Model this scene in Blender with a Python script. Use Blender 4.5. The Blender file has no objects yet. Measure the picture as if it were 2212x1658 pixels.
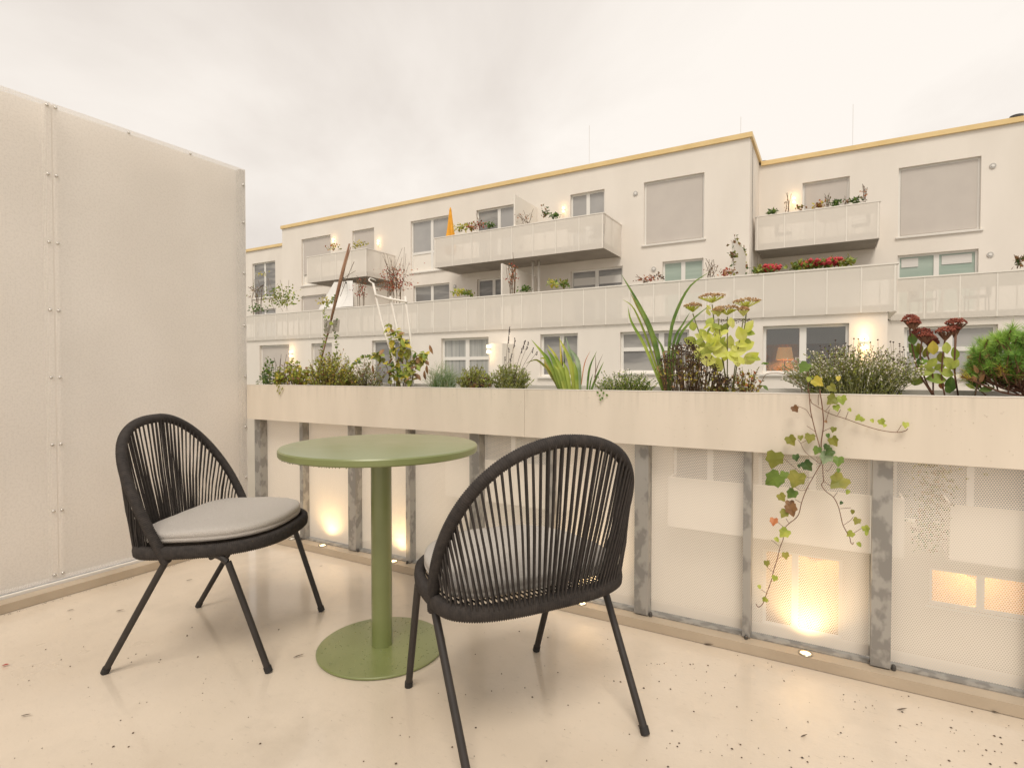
import bpy, math, random
from mathutils import Vector, Matrix, noise as mnoise

# ------------------------------------------------------------------ camera, sky, sun, exposure
scene = bpy.context.scene
COL = scene.collection
RAD = math.radians
F, YAW, PIT, CAMH = 1200.0, RAD(30.0), RAD(1.15), 1.0

cam_d = bpy.data.cameras.new('camera')
cam = bpy.data.objects.new('camera', cam_d)
COL.objects.link(cam)
cam.location = (0, 0, CAMH)
cam.rotation_euler = (RAD(90) - PIT, 0, YAW)
cam_d.sensor_width = 36.0
cam_d.lens = 36.0 * F / 2212.0
cam_d.clip_start = 0.05
cam_d.clip_end = 2000
scene.camera = cam

SUN_ELEV, SUN_AZ = RAD(57), RAD(155)      # azimuth measured clockwise from +Y: behind the camera, to the right
world = bpy.data.worlds.new('World')
scene.world = world
world.use_nodes = True
wn, wl = world.node_tree.nodes, world.node_tree.links
wn.clear()
w_out = wn.new('ShaderNodeOutputWorld')
w_mix = wn.new('ShaderNodeMixShader')
w_sky = wn.new('ShaderNodeTexSky'); w_sky.sky_type = 'NISHITA'; w_sky.sun_disc = False
w_sky.sun_elevation = SUN_ELEV; w_sky.sun_rotation = SUN_AZ
w_bg = wn.new('ShaderNodeBackground'); w_bg.inputs['Strength'].default_value = 0.08
wl.new(w_sky.outputs[0], w_bg.inputs['Color'])
w_cl = wn.new('ShaderNodeBackground'); w_cl.inputs['Strength'].default_value = 0.775
w_tc = wn.new('ShaderNodeTexCoord')
w_sep = wn.new('ShaderNodeSeparateXYZ'); wl.new(w_tc.outputs['Generated'], w_sep.inputs[0])
w_add = wn.new('ShaderNodeMath'); w_add.operation = 'ADD'; w_add.inputs[1].default_value = 0.35
w_abs = wn.new('ShaderNodeMath'); w_abs.operation = 'ABSOLUTE'
wl.new(w_sep.outputs['Z'], w_abs.inputs[0]); wl.new(w_abs.outputs[0], w_add.inputs[0])
w_div = wn.new('ShaderNodeVectorMath'); w_div.operation = 'DIVIDE'
w_comb = wn.new('ShaderNodeCombineXYZ')
for i in range(3): wl.new(w_add.outputs[0], w_comb.inputs[i])
wl.new(w_tc.outputs['Generated'], w_div.inputs[0]); wl.new(w_comb.outputs[0], w_div.inputs[1])
w_noise = wn.new('ShaderNodeTexNoise'); w_noise.inputs['Scale'].default_value = 1.25
w_noise.inputs['Detail'].default_value = 7; w_noise.inputs['Roughness'].default_value = 0.52
w_noise.inputs['Distortion'].default_value = 0.35
wl.new(w_div.outputs[0], w_noise.inputs['Vector'])
w_ramp = wn.new('ShaderNodeValToRGB')
w_ramp.color_ramp.elements[0].position = 0.36; w_ramp.color_ramp.elements[0].color = (0.775, 0.705, 0.640, 1)
w_ramp.color_ramp.elements[1].position = 0.63; w_ramp.color_ramp.elements[1].color = (1.0, 0.935, 0.862, 1)
wl.new(w_noise.outputs['Fac'], w_ramp.inputs[0])
wl.new(w_ramp.outputs[0], w_cl.inputs['Color'])
w_mix.inputs[0].default_value = 0.96
wl.new(w_bg.outputs[0], w_mix.inputs[1]); wl.new(w_cl.outputs[0], w_mix.inputs[2])
wl.new(w_mix.outputs[0], w_out.inputs['Surface'])

sun_d = bpy.data.lights.new('sun', 'SUN')
sun_d.energy = 1.5
sun_d.angle = RAD(22)
sun_d.color = (1.0, 0.91, 0.79)
sun = bpy.data.objects.new('sun', sun_d)
COL.objects.link(sun)
sd = Vector((math.sin(SUN_AZ) * math.cos(SUN_ELEV), math.cos(SUN_AZ) * math.cos(SUN_ELEV), math.sin(SUN_ELEV)))
sun.rotation_euler = sd.to_track_quat('Z', 'Y').to_euler()
sun.location = sd * 60

vs = scene.view_settings
scene.display_settings.display_device = 'sRGB'
vs.view_transform = 'Standard'
vs.look = 'None'
vs.gamma = 1.0
vs.use_curve_mapping = False
vs.exposure = 0.42
scene.render.engine = 'CYCLES'
cy = scene.cycles
cy.max_bounces = 8; cy.diffuse_bounces = 4; cy.transparent_max_bounces = 24
cy.use_denoising = True
cy.denoiser = 'OPENIMAGEDENOISE'
cy.denoising_input_passes = 'RGB_ALBEDO_NORMAL'
cy.denoising_prefilter = 'NONE'
cy.use_adaptive_sampling = False
cy.sample_clamp_indirect = 4.0
cy.caustics_reflective = False; cy.caustics_refractive = False

# ------------------------------------------------------------------ layout helper
_f = Vector((-math.sin(YAW) * math.cos(PIT), math.cos(YAW) * math.cos(PIT), -math.sin(PIT)))
_r = Vector((math.cos(YAW), math.sin(YAW), 0))
_u = _r.cross(_f)
def at(x, y, Y):
    """point of the plane at distance Y in front of the terrace that is seen under a survey mark of the photo"""
    d = _f + _r * ((x - 1106) / F) - _u * ((y - 829) / F)
    return Vector((0, 0, CAMH)) + d * (Y / d.y)
def on_z(x, y, z):
    d = _f + _r * ((x - 1106) / F) - _u * ((y - 829) / F)
    return Vector((0, 0, CAMH)) + d * ((z - CAMH) / d.z)

# ------------------------------------------------------------------ object bookkeeping
ORIG = {}
def tag(o, label=None, cat=None, group=None, kind=None):
    if label: o['label'] = label
    if cat: o['category'] = cat
    if group: o['group'] = group
    if kind: o['kind'] = kind
    return o
def thing(name, loc, label, cat, group=None, rz=0.0):
    o = bpy.data.objects.new(name, None)
    COL.objects.link(o)
    o.empty_display_size = 0.1
    o.location = loc
    o.rotation_euler = (0, 0, rz)
    ORIG[o.name] = Vector(loc) if rz == 0 else Vector((0, 0, 0))
    return tag(o, label, cat, group)

class MB:
    def __init__(s): s.v = []; s.f = []; s.m = []
    def quad(s, a, b, c, d, mi=0):
        n = len(s.v); s.v += [Vector(p) for p in (a, b, c, d)]; s.f.append((n, n+1, n+2, n+3)); s.m.append(mi); return s
    def tri(s, a, b, c, mi=0):
        n = len(s.v); s.v += [Vector(p) for p in (a, b, c)]; s.f.append((n, n+1, n+2)); s.m.append(mi); return s
    def box(s, x0, x1, y0, y1, z0, z1, mi=0):
        n = len(s.v)
        s.v += [Vector(p) for p in ((x0,y0,z0),(x1,y0,z0),(x1,y1,z0),(x0,y1,z0),(x0,y0,z1),(x1,y0,z1),(x1,y1,z1),(x0,y1,z1))]
        for f in ((0,3,2,1),(4,5,6,7),(0,1,5,4),(1,2,6,5),(2,3,7,6),(3,0,4,7)):
            s.f.append(tuple(n+i for i in f)); s.m.append(mi)
        return s
    def tube(s, pts, r, n=8, cap=True, mi=0, closed=False):
        """r: number or list of radii; or function(i) -> radius"""
        pts = [Vector(p) for p in pts]
        N = len(pts)
        rad = [r] * N if isinstance(r, (int, float)) else ([r(i) for i in range(N)] if callable(r) else list(r))
        up = None; base = len(s.v)
        for i in range(N):
            if closed: t = pts[(i+1) % N] - pts[i-1]
            else: t = pts[min(i+1, N-1)] - pts[max(i-1, 0)]
            if t.length < 1e-9: t = Vector((0, 0, 1))
            t.normalize()
            if up is None:
                up = Vector((0, 0, 1)) if abs(t.z) < 0.9 else Vector((1, 0, 0))
            a = (up - t * up.dot(t))
            if a.length < 1e-6: a = t.orthogonal()
            a.normalize(); up = a
            b = t.cross(a)
            for k in range(n):
                an = 2 * math.pi * k / n
                s.v.append(pts[i] + (a * math.cos(an) + b * math.sin(an)) * rad[i])
        for i in range(N if closed else N - 1):
            j = (i + 1) % N
            for k in range(n):
                s.f.append((base + i*n + k, base + i*n + (k+1) % n, base + j*n + (k+1) % n, base + j*n + k)); s.m.append(mi)
        if cap and not closed:
            s.f.append(tuple(base + k for k in reversed(range(n)))); s.m.append(mi)
            s.f.append(tuple(base + (N-1)*n + k for k in range(n))); s.m.append(mi)
        return s
    def lathe(s, c, prof, n=48, mi=0, close=True):
        c = Vector(c); base = len(s.v)
        for (r, z) in prof:
            for k in range(n):
                a = 2*math.pi*k/n
                s.v.append(c + Vector((r*math.cos(a), r*math.sin(a), z)))
        for i in range(len(prof)-1):
            for k in range(n):
                s.f.append((base+i*n+k, base+i*n+(k+1)%n, base+(i+1)*n+(k+1)%n, base+(i+1)*n+k)); s.m.append(mi)
        if close:
            s.f.append(tuple(base+k for k in reversed(range(n)))); s.m.append(mi)
            s.f.append(tuple(base+(len(prof)-1)*n+k for k in range(n))); s.m.append(mi)
        return s
    def blob(s, c, r, mi=0, sz=1.0):
        c = Vector(c); n = len(s.v)
        s.v += [c+Vector(p) for p in ((r,0,0),(0,r,0),(-r,0,0),(0,-r,0),(0,0,r*sz),(0,0,-r*sz))]
        for f in ((0,1,4),(1,2,4),(2,3,4),(3,0,4),(1,0,5),(2,1,5),(3,2,5),(0,3,5)):
            s.f.append(tuple(n+i for i in f)); s.m.append(mi)
        return s
    def leaf(s, p, d, nrm, L, W, mi=0, fold=0.25, curl=0.0, seg=1, prof=None):
        """folded leaf from base p along d; seg>1 for large leaves"""
        d = Vector(d).normalized(); nrm = Vector(nrm)
        nrm = nrm - d * nrm.dot(d)
        if nrm.length < 1e-5: nrm = d.orthogonal()
        nrm.normalize(); sd_ = d.cross(nrm)
        p = Vector(p)
        if seg == 1:
            m = p + d*L*0.45; t = p + d*L - nrm*curl*L
            l = m + sd_*W*0.5 + nrm*fold*W*0.5; r = m - sd_*W*0.5 + nrm*fold*W*0.5
            n = len(s.v); s.v += [p, r, t, l]
            s.f += [(n, n+1, n+2), (n, n+2, n+3)]; s.m += [mi, mi]
            return s
        prof = prof or [math.sin(math.pi * (i/seg)**0.8) for i in range(seg+1)]
        n = len(s.v)
        for i in range(seg+1):
            q = i/seg
            c = p + d*L*q - nrm*curl*L*q*q
            w = W*0.5*prof[i]
            s.v += [c + sd_*w + nrm*fold*w, c, c - sd_*w + nrm*fold*w]
        for i in range(seg):
            a = n + 3*i
            s.f += [(a, a+1, a+4, a+3), (a+1, a+2, a+5, a+4)]; s.m += [mi, mi]
        return s
    def blade(s, pts, w, nrm, mi=0, taper=None, fold=0.3):
        pts = [Vector(p) for p in pts]; N = len(pts); n = len(s.v); nrm = Vector(nrm)
        for i, p in enumerate(pts):
            t = (pts[min(i+1, N-1)] - pts[max(i-1, 0)]).normalized()
            nn = (nrm - t*nrm.dot(t)).normalized(); sd_ = t.cross(nn)
            q = i/(N-1)
            k = taper(q) if taper else (0.75 + 0.9*q - 1.64*q*q if q < .5 else max(0.02, 1.55*(1-q)**0.8 * .58))
            ww = w*0.5*k
            s.v += [p + sd_*ww + nn*fold*ww, p, p - sd_*ww + nn*fold*ww]
        for i in range(N-1):
            a = n+3*i
            s.f += [(a, a+1, a+4, a+3), (a+1, a+2, a+5, a+4)]; s.m += [mi, mi]
        return s
    def build(s, name, mats, parent=None, smooth=False, label=None, cat=None, group=None, kind=None, org=None, local=False, auto=None):
        me = bpy.data.meshes.new(name)
        o = bpy.data.objects.new(name, me)
        COL.objects.link(o)
        if parent is not None:
            off = ORIG[parent.name]
            o.parent = parent
            ORIG[o.name] = off
        else:
            off = Vector(org) if org is not None else Vector((0, 0, 0))
            o.location = off
            ORIG[o.name] = off
        if local: off = Vector((0, 0, 0))
        me.from_pydata([tuple(p - off) for p in s.v], [], s.f)
        for m in (mats if isinstance(mats, (list, tuple)) else [mats]): me.materials.append(m)
        if any(s.m): me.polygons.foreach_set('material_index', s.m)
        if smooth: me.polygons.foreach_set('use_smooth', [True]*len(me.polygons))
        me.update()
        if auto is not None:
            try: me.set_sharp_from_angle(angle=RAD(auto))
            except Exception: pass
        return tag(o, label, cat, group, kind)

def bez(pts, n=14):
    """smooth curve through points (Catmull-Rom)"""
    P = [Vector(p) for p in pts]
    if len(P) == 2: return [P[0].lerp(P[1], i/n) for i in range(n+1)]
    P = [P[0]*2-P[1]] + P + [P[-1]*2-P[-2]]
    out = []; segs = len(P)-3; per = max(2, n//segs)
    for i in range(segs):
        a, b, c, d = P[i:i+4]
        for k in range(per):
            t = k/per
            out.append(0.5*((2*b)+(c-a)*t+(2*a-5*b+4*c-d)*t*t+(3*b-a-3*c+d)*t**3))
    out.append(P[-2]); return out

# ------------------------------------------------------------------ materials
def mat(name, c1, c2=None, rough=0.6, scale=6.0, bump=0.0, bscale=200.0, metal=0.0, detail=4.0, spec=0.5, lo=0.35, hi=0.65,
        rvar=0.0, trans=0.0, stretch=(1, 1, 1), coat=0.0):
    m = bpy.data.materials.new(name); m.use_nodes = True
    N, L = m.node_tree.nodes, m.node_tree.links
    b = N['Principled BSDF']; out = N['Material Output']
    b.inputs['Coat Weight'].default_value = coat; b.inputs['Coat Roughness'].default_value = 0.30
    b.inputs['Roughness'].default_value = rough; b.inputs['Metallic'].default_value = metal
    b.inputs['Specular IOR Level'].default_value = spec
    b.inputs['Base Color'].default_value = (*c1, 1)
    tc = N.new('ShaderNodeTexCoord'); mp = N.new('ShaderNodeMapping'); mp.inputs['Scale'].default_value = stretch
    L.new(tc.outputs['Object'], mp.inputs[0])
    if c2 or rvar:
        n = N.new('ShaderNodeTexNoise'); n.inputs['Scale'].default_value = scale; n.inputs['Detail'].default_value = detail
        L.new(mp.outputs[0], n.inputs['Vector'])
        if c2:
            r = N.new('ShaderNodeValToRGB'); r.color_ramp.elements[0].position = lo; r.color_ramp.elements[1].position = hi
            r.color_ramp.elements[0].color = (*c1, 1); r.color_ramp.elements[1].color = (*c2, 1)
            L.new(n.outputs['Fac'], r.inputs[0]); L.new(r.outputs[0], b.inputs['Base Color'])
        if rvar:
            mr = N.new('ShaderNodeMapRange'); mr.inputs[1].default_value = 0.3; mr.inputs[2].default_value = 0.7
            mr.inputs[3].default_value = rough - rvar; mr.inputs[4].default_value = rough + rvar
            L.new(n.outputs['Fac'], mr.inputs[0]); L.new(mr.outputs[0], b.inputs['Roughness'])
    if bump:
        n2 = N.new('ShaderNodeTexNoise'); n2.inputs['Scale'].default_value = bscale; n2.inputs['Detail'].default_value = 3
        L.new(tc.outputs['Object'], n2.inputs['Vector'])
        bp = N.new('ShaderNodeBump'); bp.inputs['Strength'].default_value = bump; bp.inputs['Distance'].default_value = 0.01
        L.new(n2.outputs['Fac'], bp.inputs['Height']); L.new(bp.outputs[0], b.inputs['Normal'])
    if trans:
        t = N.new('ShaderNodeBsdfTranslucent'); mx = N.new('ShaderNodeMixShader'); mx.inputs[0].default_value = trans
        if c2: L.new(r.outputs[0], t.inputs['Color'])
        else: t.inputs['Color'].default_value = (*c1, 1)
        L.new(b.outputs[0], mx.inputs[1]); L.new(t.outputs[0], mx.inputs[2]); L.new(mx.outputs[0], out.inputs['Surface'])
    return m
def emis(name, col, strength):
    m = bpy.data.materials.new(name); m.use_nodes = True
    N, L = m.node_tree.nodes, m.node_tree.links
    b = N['Principled BSDF']; b.inputs['Emission Color'].default_value = (*col, 1)
    b.inputs['Emission Strength'].default_value = strength; b.inputs['Base Color'].default_value = (*col, 1)
    return m
def perforated(name, col, pitch, rad, axes, rough=0.45, c2=None, bumpy=0.0, grain=False):
    """white coated sheet with a staggered pattern of round holes, laid out in metres on the sheet itself"""
    m = mat(name, col, c2, rough=rough, scale=2.2)
    N, L = m.node_tree.nodes, m.node_tree.links
    b = N['Principled BSDF']; out = N['Material Output']
    tc = N.new('ShaderNodeTexCoord'); sp = N.new('ShaderNodeSeparateXYZ'); L.new(tc.outputs['Object'], sp.inputs[0])
    cm = N.new('ShaderNodeCombineXYZ'); L.new(sp.outputs[axes[0]], cm.inputs[0]); L.new(sp.outputs[axes[1]], cm.inputs[1])
    cell = (pitch, pitch*1.732, 1.0)
    dv = N.new('ShaderNodeVectorMath'); dv.operation = 'DIVIDE'; dv.inputs[1].default_value = cell; L.new(cm.outputs[0], dv.inputs[0])
    lens = []
    for off in (0.0, 0.5):
        a = N.new('ShaderNodeVectorMath'); a.operation = 'ADD'; a.inputs[1].default_value = (off, off, 0); L.new(dv.outputs[0], a.inputs[0])
        fr = N.new('ShaderNodeVectorMath'); fr.operation = 'FRACTION'; L.new(a.outputs[0], fr.inputs[0])
        sb = N.new('ShaderNodeVectorMath'); sb.operation = 'SUBTRACT'; sb.inputs[1].default_value = (0.5, 0.5, 0); L.new(fr.outputs[0], sb.inputs[0])
        ml = N.new('ShaderNodeVectorMath'); ml.operation = 'MULTIPLY'; ml.inputs[1].default_value = (cell[0], cell[1], 0); L.new(sb.outputs[0], ml.inputs[0])
        ln = N.new('ShaderNodeVectorMath'); ln.operation = 'LENGTH'; L.new(ml.outputs[0], ln.inputs[0]); lens.append(ln)
    mn = N.new('ShaderNodeMath'); mn.operation = 'MINIMUM'; L.new(lens[0].outputs['Value'], mn.inputs[0]); L.new(lens[1].outputs['Value'], mn.inputs[1])
    lt = N.new('ShaderNodeMath'); lt.operation = 'LESS_THAN'; lt.inputs[1].default_value = rad; L.new(mn.outputs[0], lt.inputs[0])
    tr = N.new('ShaderNodeBsdfTransparent'); mx = N.new('ShaderNodeMixShader')
    L.new(lt.outputs[0], mx.inputs[0]); L.new(b.outputs[0], mx.inputs[1]); L.new(tr.outputs[0], mx.inputs[2])
    L.new(mx.outputs[0], out.inputs['Surface'])
    if grain:
        src = b.inputs['Base Color'].links[0].from_socket
        gn = N.new('ShaderNodeTexNoise'); gn.inputs['Scale'].default_value = 105; gn.inputs['Detail'].default_value = 2; L.new(tc.outputs['Object'], gn.inputs['Vector'])
        gr = N.new('ShaderNodeMapRange'); gr.inputs[1].default_value = .42; gr.inputs[2].default_value = .66; gr.inputs[4].default_value = .22; L.new(gn.outputs['Fac'], gr.inputs[0])
        gm = N.new('ShaderNodeMixRGB'); gm.inputs[2].default_value = (0.52, 0.48, 0.43, 1)
        L.new(gr.outputs[0], gm.inputs[0]); L.new(src, gm.inputs[1]); L.new(gm.outputs[0], b.inputs['Base Color'])
    if bumpy:
        n2 = N.new('ShaderNodeTexNoise'); n2.inputs['Scale'].default_value = 2.6; n2.inputs['Detail'].default_value = 1.5
        L.new(tc.outputs['Object'], n2.inputs['Vector'])
        bp = N.new('ShaderNodeBump'); bp.inputs['Strength'].default_value = bumpy; bp.inputs['Distance'].default_value = 0.04
        L.new(n2.outputs['Fac'], bp.inputs['Height']); L.new(bp.outputs[0], b.inputs['Normal'])
    return m
def veil(name, col, fac, rough=0.5):
    """fine perforated sheet seen from too far away to tell its holes apart"""
    m = mat(name, col, rough=rough)
    N, L = m.node_tree.nodes, m.node_tree.links
    tr = N.new('ShaderNodeBsdfTransparent'); mx = N.new('ShaderNodeMixShader'); mx.inputs[0].default_value = fac
    L.new(N['Principled BSDF'].outputs[0], mx.inputs[1]); L.new(tr.outputs[0], mx.inputs[2])
    L.new(mx.outputs[0], N['Material Output'].inputs['Surface'])
    return m
def clear_glass(name):
    m = bpy.data.materials.new(name); m.use_nodes = True
    N, L = m.node_tree.nodes, m.node_tree.links
    N.remove(N['Principled BSDF'])
    tr = N.new('ShaderNodeBsdfTransparent'); tr.inputs['Color'].default_value = (0.86, 0.87, 0.86, 1)
    gl = N.new('ShaderNodeBsdfGlossy'); gl.inputs['Roughness'].default_value = 0.02
    fr = N.new('ShaderNodeFresnel'); fr.inputs['IOR'].default_value = 1.9
    mx = N.new('ShaderNodeMixShader')
    L.new(fr.outputs[0], mx.inputs[0]); L.new(tr.outputs[0], mx.inputs[1]); L.new(gl.outputs[0], mx.inputs[2])
    L.new(mx.outputs[0], N['Material Output'].inputs['Surface'])
    return m

M = {}
M['plaster'] = mat('plaster', (0.775, 0.722, 0.655), (0.825, 0.772, 0.705), rough=0.85, scale=0.9, stretch=(1, 1, .35), bump=0.15, bscale=60)
M['plaster_shaded'] = mat('plaster_shaded', (0.62, 0.555, 0.475), (0.67, 0.60, 0.52), rough=0.85, scale=0.9)  # same facade plaster, courtyard shade of the lower storeys put into its colour
M['parapet'] = mat('parapet', (0.74, 0.675, 0.595), rough=0.7)  # lower balcony parapets, courtyard shade put into the colour too
M['fascia'] = mat('fascia', (0.74, 0.54, 0.25), (0.80, 0.60, 0.30), rough=0.45, scale=1.5)
M['white_frame'] = mat('white_frame', (0.80, 0.78, 0.74), rough=0.4)
M['blind'] = mat('blind', (0.55, 0.505, 0.465), (0.575, 0.53, 0.485), rough=0.7, scale=2)
M['reveal'] = mat('reveal', (0.62, 0.58, 0.53), rough=0.7)
M['sill'] = mat('sill', (0.72, 0.69, 0.64), rough=0.4)
M['glass_dark'] = mat('glass_dark', (0.21, 0.205, 0.20), (0.36, 0.35, 0.33), rough=0.06, scale=1.6, lo=0.42, hi=0.58, stretch=(0.35, 1, 1.8))  # tone bands imitate the reflection of a building, painted into the pane colour
M['glass_grey'] = mat('glass_grey', (0.44, 0.43, 0.42), (0.36, 0.355, 0.35), rough=0.08, scale=0.8)
M['glass_green'] = mat('glass_green', (0.33, 0.42, 0.36), (0.42, 0.50, 0.44), rough=0.08, scale=1.2, stretch=(0.3, 1, 5))
M['curtain'] = mat('curtain', (0.46, 0.46, 0.44), (0.30, 0.31, 0.30), rough=0.2, scale=3.0, stretch=(6, 1, 0.2))
M['glass_clear'] = clear_glass('glass_clear')
M['rail_veil'] = veil('rail_veil', (0.81, 0.755, 0.68), 0.20)
M['rail_white'] = mat('rail_white', (0.83, 0.785, 0.715), rough=0.5)
M['concrete'] = mat('concrete', (0.31, 0.28, 0.245), (0.37, 0.335, 0.295), rough=0.85, scale=2)
M['curtain_tan'] = mat('curtain_tan', (0.62, 0.54, 0.44), (0.50, 0.43, 0.35), rough=0.9, scale=4, stretch=(5, 1, .2))
M['room'] = mat('room', (0.42, 0.38, 0.33), rough=0.9)
M['vent'] = mat('vent', (0.50, 0.48, 0.45), rough=0.5)
M['dark_metal'] = mat('dark_metal', (0.06, 0.055, 0.05), rough=0.5)
M['rod'] = mat('rod', (0.70, 0.66, 0.61), rough=0.5)

M['floor'] = mat('floor', (0.585, 0.500, 0.400), (0.670, 0.582, 0.478), rough=0.34, scale=1.7, detail=9, rvar=0.10, bump=0.05, bscale=70)
def damp(m):
    N, L = m.node_tree.nodes, m.node_tree.links
    b = N['Principled BSDF']; tc = N.new('ShaderNodeTexCoord')
    n = N.new('ShaderNodeTexNoise'); n.inputs['Scale'].default_value = 2.1; n.inputs['Detail'].default_value = 6; n.inputs['Distortion'].default_value = 0.6
    L.new(tc.outputs['Object'], n.inputs['Vector'])
    r = N.new('ShaderNodeMapRange'); r.inputs[1].default_value = 0.40; r.inputs[2].default_value = 0.62; r.inputs[3].default_value = 0.25; r.inputs[4].default_value = 1.0
    L.new(n.outputs['Fac'], r.inputs[0]); L.new(r.outputs[0], b.inputs['Coat Weight'])
    b.inputs['Coat Roughness'].default_value = 0.11
    # scuffs and faint dirt
    base = b.inputs['Base Color'].links[0].from_socket
    d = N.new('ShaderNodeTexNoise'); d.inputs['Scale'].default_value = 26; d.inputs['Detail'].default_value = 8; d.inputs['Roughness'].default_value = 0.72
    mp = N.new('ShaderNodeMapping'); mp.inputs['Scale'].default_value = (1.0, 2.4, 1); mp.inputs['Rotation'].default_value = (0, 0, 0.5)
    L.new(tc.outputs['Object'], mp.inputs[0]); L.new(mp.outputs[0], d.inputs['Vector'])
    q = N.new('ShaderNodeMapRange'); q.inputs[1].default_value = 0.585; q.inputs[2].default_value = 0.72; q.inputs[3].default_value = 0.0; q.inputs[4].default_value = 0.42
    L.new(d.outputs['Fac'], q.inputs[0])
    mx = N.new('ShaderNodeMixRGB'); mx.inputs[2].default_value = (0.30, 0.25, 0.19, 1)
    L.new(q.outputs[0], mx.inputs[0]); L.new(base, mx.inputs[1])
    e = N.new('ShaderNodeTexNoise'); e.inputs['Scale'].default_value = 3.4; e.inputs['Detail'].default_value = 9; e.inputs['Roughness'].default_value = 0.62; L.new(tc.outputs['Object'], e.inputs['Vector'])
    f = N.new('ShaderNodeMapRange'); f.inputs[1].default_value = 0.50; f.inputs[2].default_value = 0.68; f.inputs[4].default_value = 0.38; L.new(e.outputs['Fac'], f.inputs[0])
    m2 = N.new('ShaderNodeMixRGB'); m2.inputs[2].default_value = (0.43, 0.365, 0.285, 1)
    L.new(f.outputs[0], m2.inputs[0]); L.new(mx.outputs[0], m2.inputs[1]); L.new(m2.outputs[0], b.inputs['Base Color'])
damp(M['floor'])
M['kerb'] = mat('kerb', (0.40, 0.325, 0.24), (0.47, 0.39, 0.295), rough=0.45, scale=4, bump=0.1, bscale=60)
M['planter'] = mat('planter', (0.665, 0.595, 0.50), (0.725, 0.65, 0.55), rough=0.38, scale=2.5, stretch=(3, 1, 0.5), rvar=0.08)
def drips(m):
    N, L = m.node_tree.nodes, m.node_tree.links
    b = N['Principled BSDF']; tc = N.new('ShaderNodeTexCoord'); base = b.inputs['Base Color'].links[0].from_socket
    mp = N.new('ShaderNodeMapping'); mp.inputs['Scale'].default_value = (1, 1, .03); L.new(tc.outputs['Object'], mp.inputs[0])
    n = N.new('ShaderNodeTexNoise'); n.inputs['Scale'].default_value = 70; n.inputs['Detail'].default_value = 3; L.new(mp.outputs[0], n.inputs['Vector'])
    sp = N.new('ShaderNodeSeparateXYZ'); L.new(tc.outputs['Object'], sp.inputs[0])
    z = N.new('ShaderNodeMapRange'); z.inputs[1].default_value = .11; z.inputs[2].default_value = .205; L.new(sp.outputs['Z'], z.inputs[0])
    q = N.new('ShaderNodeMapRange'); q.inputs[1].default_value = .45; q.inputs[2].default_value = .70; q.inputs[4].default_value = .32; L.new(n.outputs['Fac'], q.inputs[0])
    ml = N.new('ShaderNodeMath'); ml.operation = 'MULTIPLY'; L.new(z.outputs[0], ml.inputs[0]); L.new(q.outputs[0], ml.inputs[1])
    mx = N.new('ShaderNodeMixRGB'); mx.inputs[2].default_value = (0.46, 0.42, 0.345, 1)
    L.new(ml.outputs[0], mx.inputs[0]); L.new(base, mx.inputs[1]); L.new(mx.outputs[0], b.inputs['Base Color'])
drips(M['planter'])
M['planter_white'] = mat('planter_white', (0.80, 0.76, 0.70), rough=0.4)
M['soil'] = mat('soil', (0.035, 0.026, 0.02), (0.08, 0.06, 0.045), rough=0.95, scale=30, bump=0.8, bscale=80)
M['galv'] = mat('galv', (0.27, 0.26, 0.245), (0.40, 0.385, 0.36), rough=0.42, scale=22, metal=0.45, detail=3, lo=0.44, hi=0.54, stretch=(1, 1, .7))
M['perf'] = perforated('perf', (0.86, 0.785, 0.69), 0.0067, 0.0020, ('X', 'Z'))
M['perf_screen'] = perforated('perf_screen', (0.82, 0.77, 0.71), 0.0067, 0.0019, ('Z', 'Y'), c2=(0.89, 0.84, 0.78), rough=0.32, grain=True)  # lighter patches imitate soft spots of light, mixed into the sheet colour
M['screen_back'] = mat('screen_back', (0.86, 0.805, 0.74), rough=0.7)
M['screw'] = mat('screw', (0.66, 0.63, 0.58), rough=0.25, metal=0.7)
M['green'] = mat('green', (0.168, 0.196, 0.062), (0.196, 0.224, 0.080), rough=0.36, scale=7, bump=0.05, bscale=300, coat=0.75, rvar=.08)
M['rope'] = mat('rope', (0.022, 0.0175, 0.0155), (0.040, 0.032, 0.028), rough=0.75, scale=60, bump=0.3, bscale=700)
M['legmetal'] = mat('legmetal', (0.022, 0.0175, 0.015), (0.030, 0.024, 0.021), rough=0.5, scale=30)
M['rubber'] = mat('rubber', (0.02, 0.018, 0.017), rough=0.7)
M['cushion'] = mat('cushion', (0.47, 0.435, 0.40), (0.52, 0.485, 0.445), rough=0.95, scale=260, bump=0.6, bscale=420)
M['lamp_ring'] = mat('lamp_ring', (0.55, 0.5, 0.42), rough=0.25, metal=0.8)
M['lamp_off'] = mat('lamp_off', (0.72, 0.68, 0.60), rough=0.15)
M['lamp_on'] = emis('lamp_on', (1.0, 0.74, 0.36), 5.0)
M['bulb'] = emis('bulb', (1.0, 0.77, 0.42), 3.0)
M['shade_on'] = emis('shade_on', (1.0, 0.52, 0.17), 0.28)
M['lit_room'] = mat('lit_room', (0.70, 0.52, 0.28), (0.80, 0.62, 0.36), rough=0.8, scale=1.3)
M['debris'] = mat('debris', (0.05, 0.036, 0.026), (0.15, 0.10, 0.065), rough=0.9, scale=40)
M['ground'] = mat('ground', (0.06, 0.08, 0.035), (0.11, 0.12, 0.06), rough=0.95, scale=0.6)
M['drop_green'] = mat('drop_green', (0.20, 0.225, 0.10), rough=0.02, spec=0.8)
M['drop'] = mat('drop', (0.70, 0.63, 0.54), rough=0.03, spec=0.8)
M['rust'] = mat('rust', (0.22, 0.105, 0.06), (0.36, 0.22, 0.14), rough=0.8, scale=25, stretch=(1, 1, 0.3), bump=0.5, bscale=120)
M['mesh_grey'] = mat('mesh_grey', (0.30, 0.275, 0.235), rough=0.6)
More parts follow.
